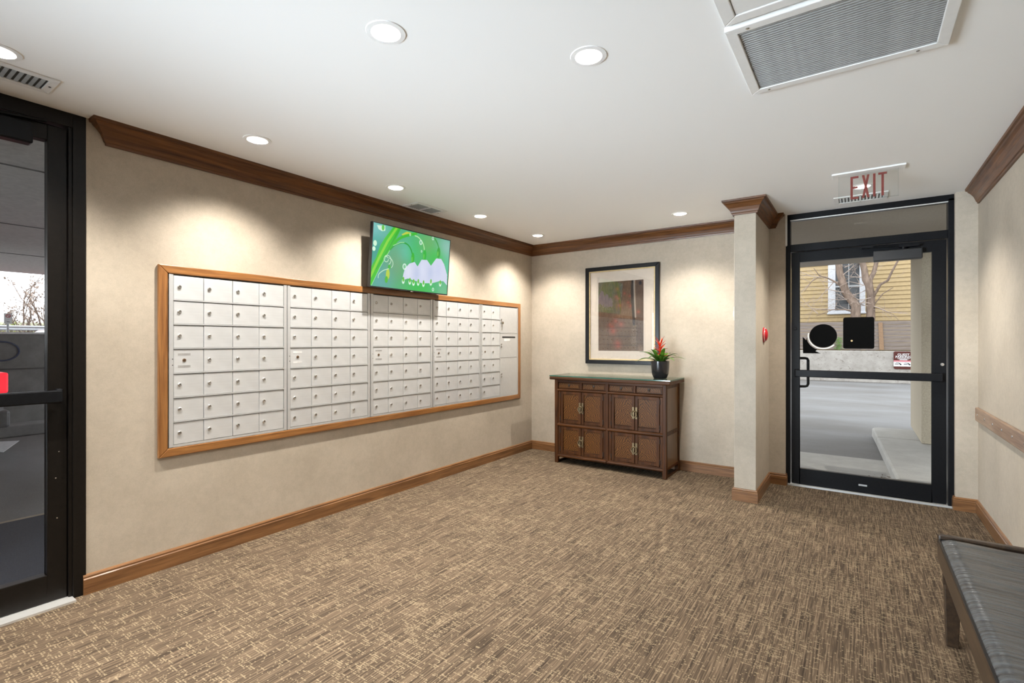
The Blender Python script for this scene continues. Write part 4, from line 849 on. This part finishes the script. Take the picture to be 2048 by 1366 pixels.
tw2 = [((.35, 2.6), (-.9, .3), .6, .017, 2), ((.35, 2.8), (-.8, -.4), .6, .017, 2), ((.3, 3.2), (-.9, .3), .6, .017, 2), ((.43, 2.5), (.8, -.3), .6, .017, 2), ((.35, 2.4), (1, -.1), .7, .008, 1), ((.5, 2.55), (1, -.5), .9, .007, 1), ((.2, 3.5), (-.9, .2), .6, .017, 2), ((.4, 3.6), (.7, .6), .5, .008, 1), ((.1, 4.0), (-.9, .1), .6, .017, 2), ((.8, 3.34), (.9, .1), .6, .006, 1), ((.34, 2.5), (-.9, .0), .5, .017, 2)]
tree('bare_tree', [([(.33, 0), (.34, 1.2), (.34, 2.04), (.35, 2.89), (.29, 3.24), (.2, 3.42), (.17, 3.76), (.07, 4.2), (-.1, 5.2)], .15, .08), ([(.345, 2.9), (.33, 3.06), (.32, 3.41), (.43, 3.66), (.52, 4.08), (.6, 5.0)], .10, .05)],
     [([(.42, 2.85), (.6, 3.22), (.8, 3.34), (.91, 3.62), (1.09, 4.02), (1.2, 4.5)], .05, .022), ([(.43, 2.55), (.67, 2.91), (.95, 3.1)], .022, .010), ([(.42, 2.5), (.7, 2.35), (.95, 2.2), (1.15, 1.9)], .012, .006)], tw2, 'bare forked tree right of the white framed window of the yellow house', 12, None)
wd_ = MB()
for k in range(90):
    x = -.55+rnd.gauss(0, .07); z = 1.02+rnd.random()*.42; a = rnd.uniform(0, 6.3); s_ = rnd.uniform(.012, .03); y = 20.12+rnd.uniform(-.06, .05)
    wd_.add([(x, y, z), (x+s_, y+.01, z+s_*.6), (x+s_*.3, y, z+s_*1.6), (x-s_*.5, y-.01, z+s_*.8)], [(0, 1, 2, 3)])
for k in range(7): wd_.tube([(-.55+rnd.uniform(-.05, .05), 20.12, 1.0), (-.55+rnd.uniform(-.12, .12), 20.12, 1.4)], .004, 4)
tag(wd_.build('weed', 'grass_green', org=(-.55, 20.12, 1.0), recalc=False), 'green weed growing on top of the retaining wall by the round sticker', 'plant')

# ================================================================== OUTDOORS, ENTRANCE SIDE
box(-14.2, XL-.12, -14, 5.2, 2.72, 3.0).build('ceiling_carport', 'soffit_grey', kind='structure')
jt = MB()
for x, y0_, y1_ in ((-5.6, -14, 5), (-8.4, -14, 5), (-11.2, -14, 5)): jt.box(x, x+.02, y0_, y1_, 2.712, 2.722)
jt.build('ceiling_joint', 'dark_concrete', kind='structure')
pwl = thing('parapet_wall', (-11.1, 0, 0), 'low dark concrete wall with a white cap across the carport', 'wall')
box(-11.2, -11.0, -14, 8, -.04, 1.42).build('wall_body', 'dark_concrete', pwl); box(-11.24, -10.96, -14, 8, 1.42, 1.452).build('cap', 'sign_white', pwl, bevel=.005); box(-11.0, -10.985, -14, 8, .86, .875).build('seam', 'dark_gap', pwl)
tr = MB(); tr.tube([(-10.99, 1.83+.20*math.cos(math.radians(a)), 1.15+.15*math.sin(math.radians(a))) for a in range(-150, 120, 15)], .012, 6); tr.tube([(-10.99, 1.62, 1.2), (-10.99, 1.70, 1.12), (-10.99, 1.66, 1.02), (-10.99, 1.60, .99)], .012, 6); tr.build('painted_ring', 'blue_paint', pwl)
kb = thing('parking_kerb', (-9.9, 0, 0), 'low dark concrete kerb in front of the parapet wall', 'kerb')
for y in (-9, -6.9, -4.8, -2.7, -.6, 1.5, 3.6): box(-10.05, -9.72, y, y+2.07, -.04, .13).build('kerb_block', 'dark_concrete', kb, bevel=.02)
o = MB().prism([(-9.05, 1.1), (-9.7, 1.2), (-9.3, 1.72), (-8.5, 1.43)], 'z', -.04, -.036).build('painted_marking', 'road_paint', org=(-9.1, 1.4, -.04)); tag(o, 'pale painted marking on the driveway in front of the kerb', 'marking')
mtb = thing('doormat', (-4.3, .3, -.04), 'dark blue outdoor doormat in front of the entrance door', 'doormat')
box(-5.12, -3.45, -.7, 1.16, -.04, -.022).build('pile', 'mat_blue', mtb, bevel=.004); MB().box(-5.17, -5.12, -.75, 1.2, -.04, -.024).box(-5.12, -3.45, 1.16, 1.2, -.04, -.024).build('border', 'mat_edge', mtb)
# parked grey car just past the left door edge, tail lamp towards us
def car(name, loc, ang, mat, label, lamp=True):
    t_ = thing(name, loc, label, 'car'); L, Wd = 4.4, 1.78
    prof = [(-2.2, .35), (-2.22, .70), (-2.12, .95), (-1.75, 1.02), (-1.25, 1.40), (.35, 1.44), (1.0, 1.02), (1.95, .86), (2.18, .68), (2.2, .35)]
    mb = MB(); n_ = len(prof); rings = []
    for yy, sh in ((-Wd/2, .93), (-Wd/2+.10, 1), (Wd/2-.10, 1), (Wd/2, .93)): rings.append([(x*(.97 if sh < 1 else 1), yy, .35+(z-.35)*(1 if z < 1.0 else sh)) for x, z in prof])
    v = [p for r in rings for p in r]; f = [(i*n_+k, i*n_+(k+1) % n_, (i+1)*n_+(k+1) % n_, (i+1)*n_+k) for i in range(3) for k in range(n_)]
    mb.add(v, f, 0, True); mb.add(rings[0], [tuple(range(n_))]); mb.add(rings[-1], [tuple(range(n_))])
    def W(p): return (p[0], p[1], p[2])
    R_ = lambda mb_: mb_
    def put(mb_, nm, mt, bev=0):
        c_, s_ = math.cos(ang), math.sin(ang); mb_.v = [(loc[0]+p[0]*c_-p[1]*s_, loc[1]+p[0]*s_+p[1]*c_, loc[2]+p[2]) for p in mb_.v]; return mb_.build(nm, mt, t_, bevel=bev)
    put(mb, 'body', mat)
    g = MB()
    for sy in (-1, 1): g.prism([(-1.5, 1.03), (-1.15, 1.33), (.3, 1.36), (.8, 1.03)], 'y', sy*(Wd/2-.04), sy*(Wd/2+.006))
    put(g, 'side_glass', 'car_glass'); put(MB().add([(-1.76, -.7, 1.05), (-1.76, .7, 1.05), (-1.30, .62, 1.39), (-1.30, -.62, 1.39)], [(0, 1, 2, 3)]), 'rear_glass', 'car_glass')
    for x in (-1.35, 1.35):
        for sy in (-1, 1): put(MB().lathe([(.32, -.1), (.32, .1), (.2, .11), (0, .11)], (x, sy*(Wd/2-.09), .32), 'y', 20, sign=sy), 'wheel', 'tyre')
    for sy in (-1, 1): put(MB().box(-2.235, -1.98, sy*.60-.26*(sy < 0)*0, sy*.90, .76, .99), 'tail_lamp', 'tail_lamp', .02)
    put(MB().box(-2.26, -2.1, -.85, .85, .36, .56), 'bumper', mat, .03); return t_
car('parked_car', (-8.80, -.862, -.04), -PI/2+.0, 'car_grey', 'grey car parked under the carport with a lit red tail lamp at the left edge')
car('parked_car', (-16.2, 4.75, .19), PI/2, 'car_red', 'red car parked beyond the parapet wall')
ns = thing('no_parking_sign', (-13.2, 2.287, 0), 'small white no-parking sign on a post beyond the parapet wall', 'sign')
MB().tube([(-13.22, 2.287, 0), (-13.22, 2.287, 1.8)], .018, 8).build('post', 'steel_grey', ns); box(-13.20, -13.19, 2.232, 2.342, 1.636, 1.834).build('plate', 'sign_white', ns)
MB().tube([(-13.187, 2.287+.030*math.cos(2*PI*k/16), 1.785+.030*math.sin(2*PI*k/16)) for k in range(16)], .005, 5, closed=True).tube([(-13.187, 2.267, 1.806), (-13.187, 2.307, 1.764)], .004, 5).build('red_ring', 'sign_red', ns); MB().box(-13.19, -13.186, 2.266, 2.308, 1.668, 1.678).build('small_print', 'sign_black', ns)
gr_ = thing('guard_rail', (-19, 4, 0), 'grey metal guard rail beyond the parapet wall', 'rail')
for z in (1.38, 1.605): MB().prism([(-19.03, z), (-18.97, z+.03), (-19.0, z+.07), (-18.97, z+.11), (-19.03, z+.14)], 'y', -12, 14).build('beam', 'steel_grey', gr_)
for y in range(-12, 15, 3): box(-19.15, -19.05, y, y+.1, 0, 1.9).build('post', 'steel_grey', gr_)
def bush(x, y, hgt, label, seed, leafm, nl=2600):
    rng = random.Random(seed); t_ = thing('bare_shrub', (x, y, 0), label, 'tree'); mb = MB()
    for k in range(8): grow(mb, rng, (x, y, .2), (rng.uniform(-.7, .7), rng.uniform(-.9, .9), 1.3), hgt*.62, .05, 3, .55, .12)
    mb.build('branches', 'bark', t_, recalc=False); cloud = [p for p in mb.v]; lf = MB()
    for k in range(nl):
        p = Vector(cloud[rng.randrange(len(cloud))])+Vector((rng.gauss(0, .08), rng.gauss(0, .08), rng.gauss(0, .08))); s_ = rng.uniform(.02, .05); a = Vector((rng.uniform(-1, 1), rng.uniform(-1, 1), rng.uniform(-1, 1)))*s_; b2 = Vector((rng.uniform(-1, 1), rng.uniform(-1, 1), rng.uniform(-1, 1)))*s_
        lf.add([p+a, p+b2, p-a, p-b2], [(0, 1, 2, 3)])
    q = lf.build('foliage', leafm, t_, recalc=False); q['kind'] = 'stuff'
bush(-22, 4.75, 2.7, 'budding shrub behind the guard rail, right part of the entrance door view', 21, 'blossom_leaf'); bush(-22.6, 2.6, 2.0, 'budding shrub behind the guard rail, left part of the entrance door view', 22, 'bud_leaf'); bush(-23.2, 8.4, 2.6, 'taller budding shrub behind the guard rail, hidden by the door jamb', 23, 'blossom_leaf')
box(-45, -25.5, -30, 40, -.04, 2.02).build('ground_bank', 'bank_grass', kind='structure', bevel=.3)
box(-24.2, -13.6, -30, 40, -.04, .185).build('ground_road', 'asphalt', kind='structure')
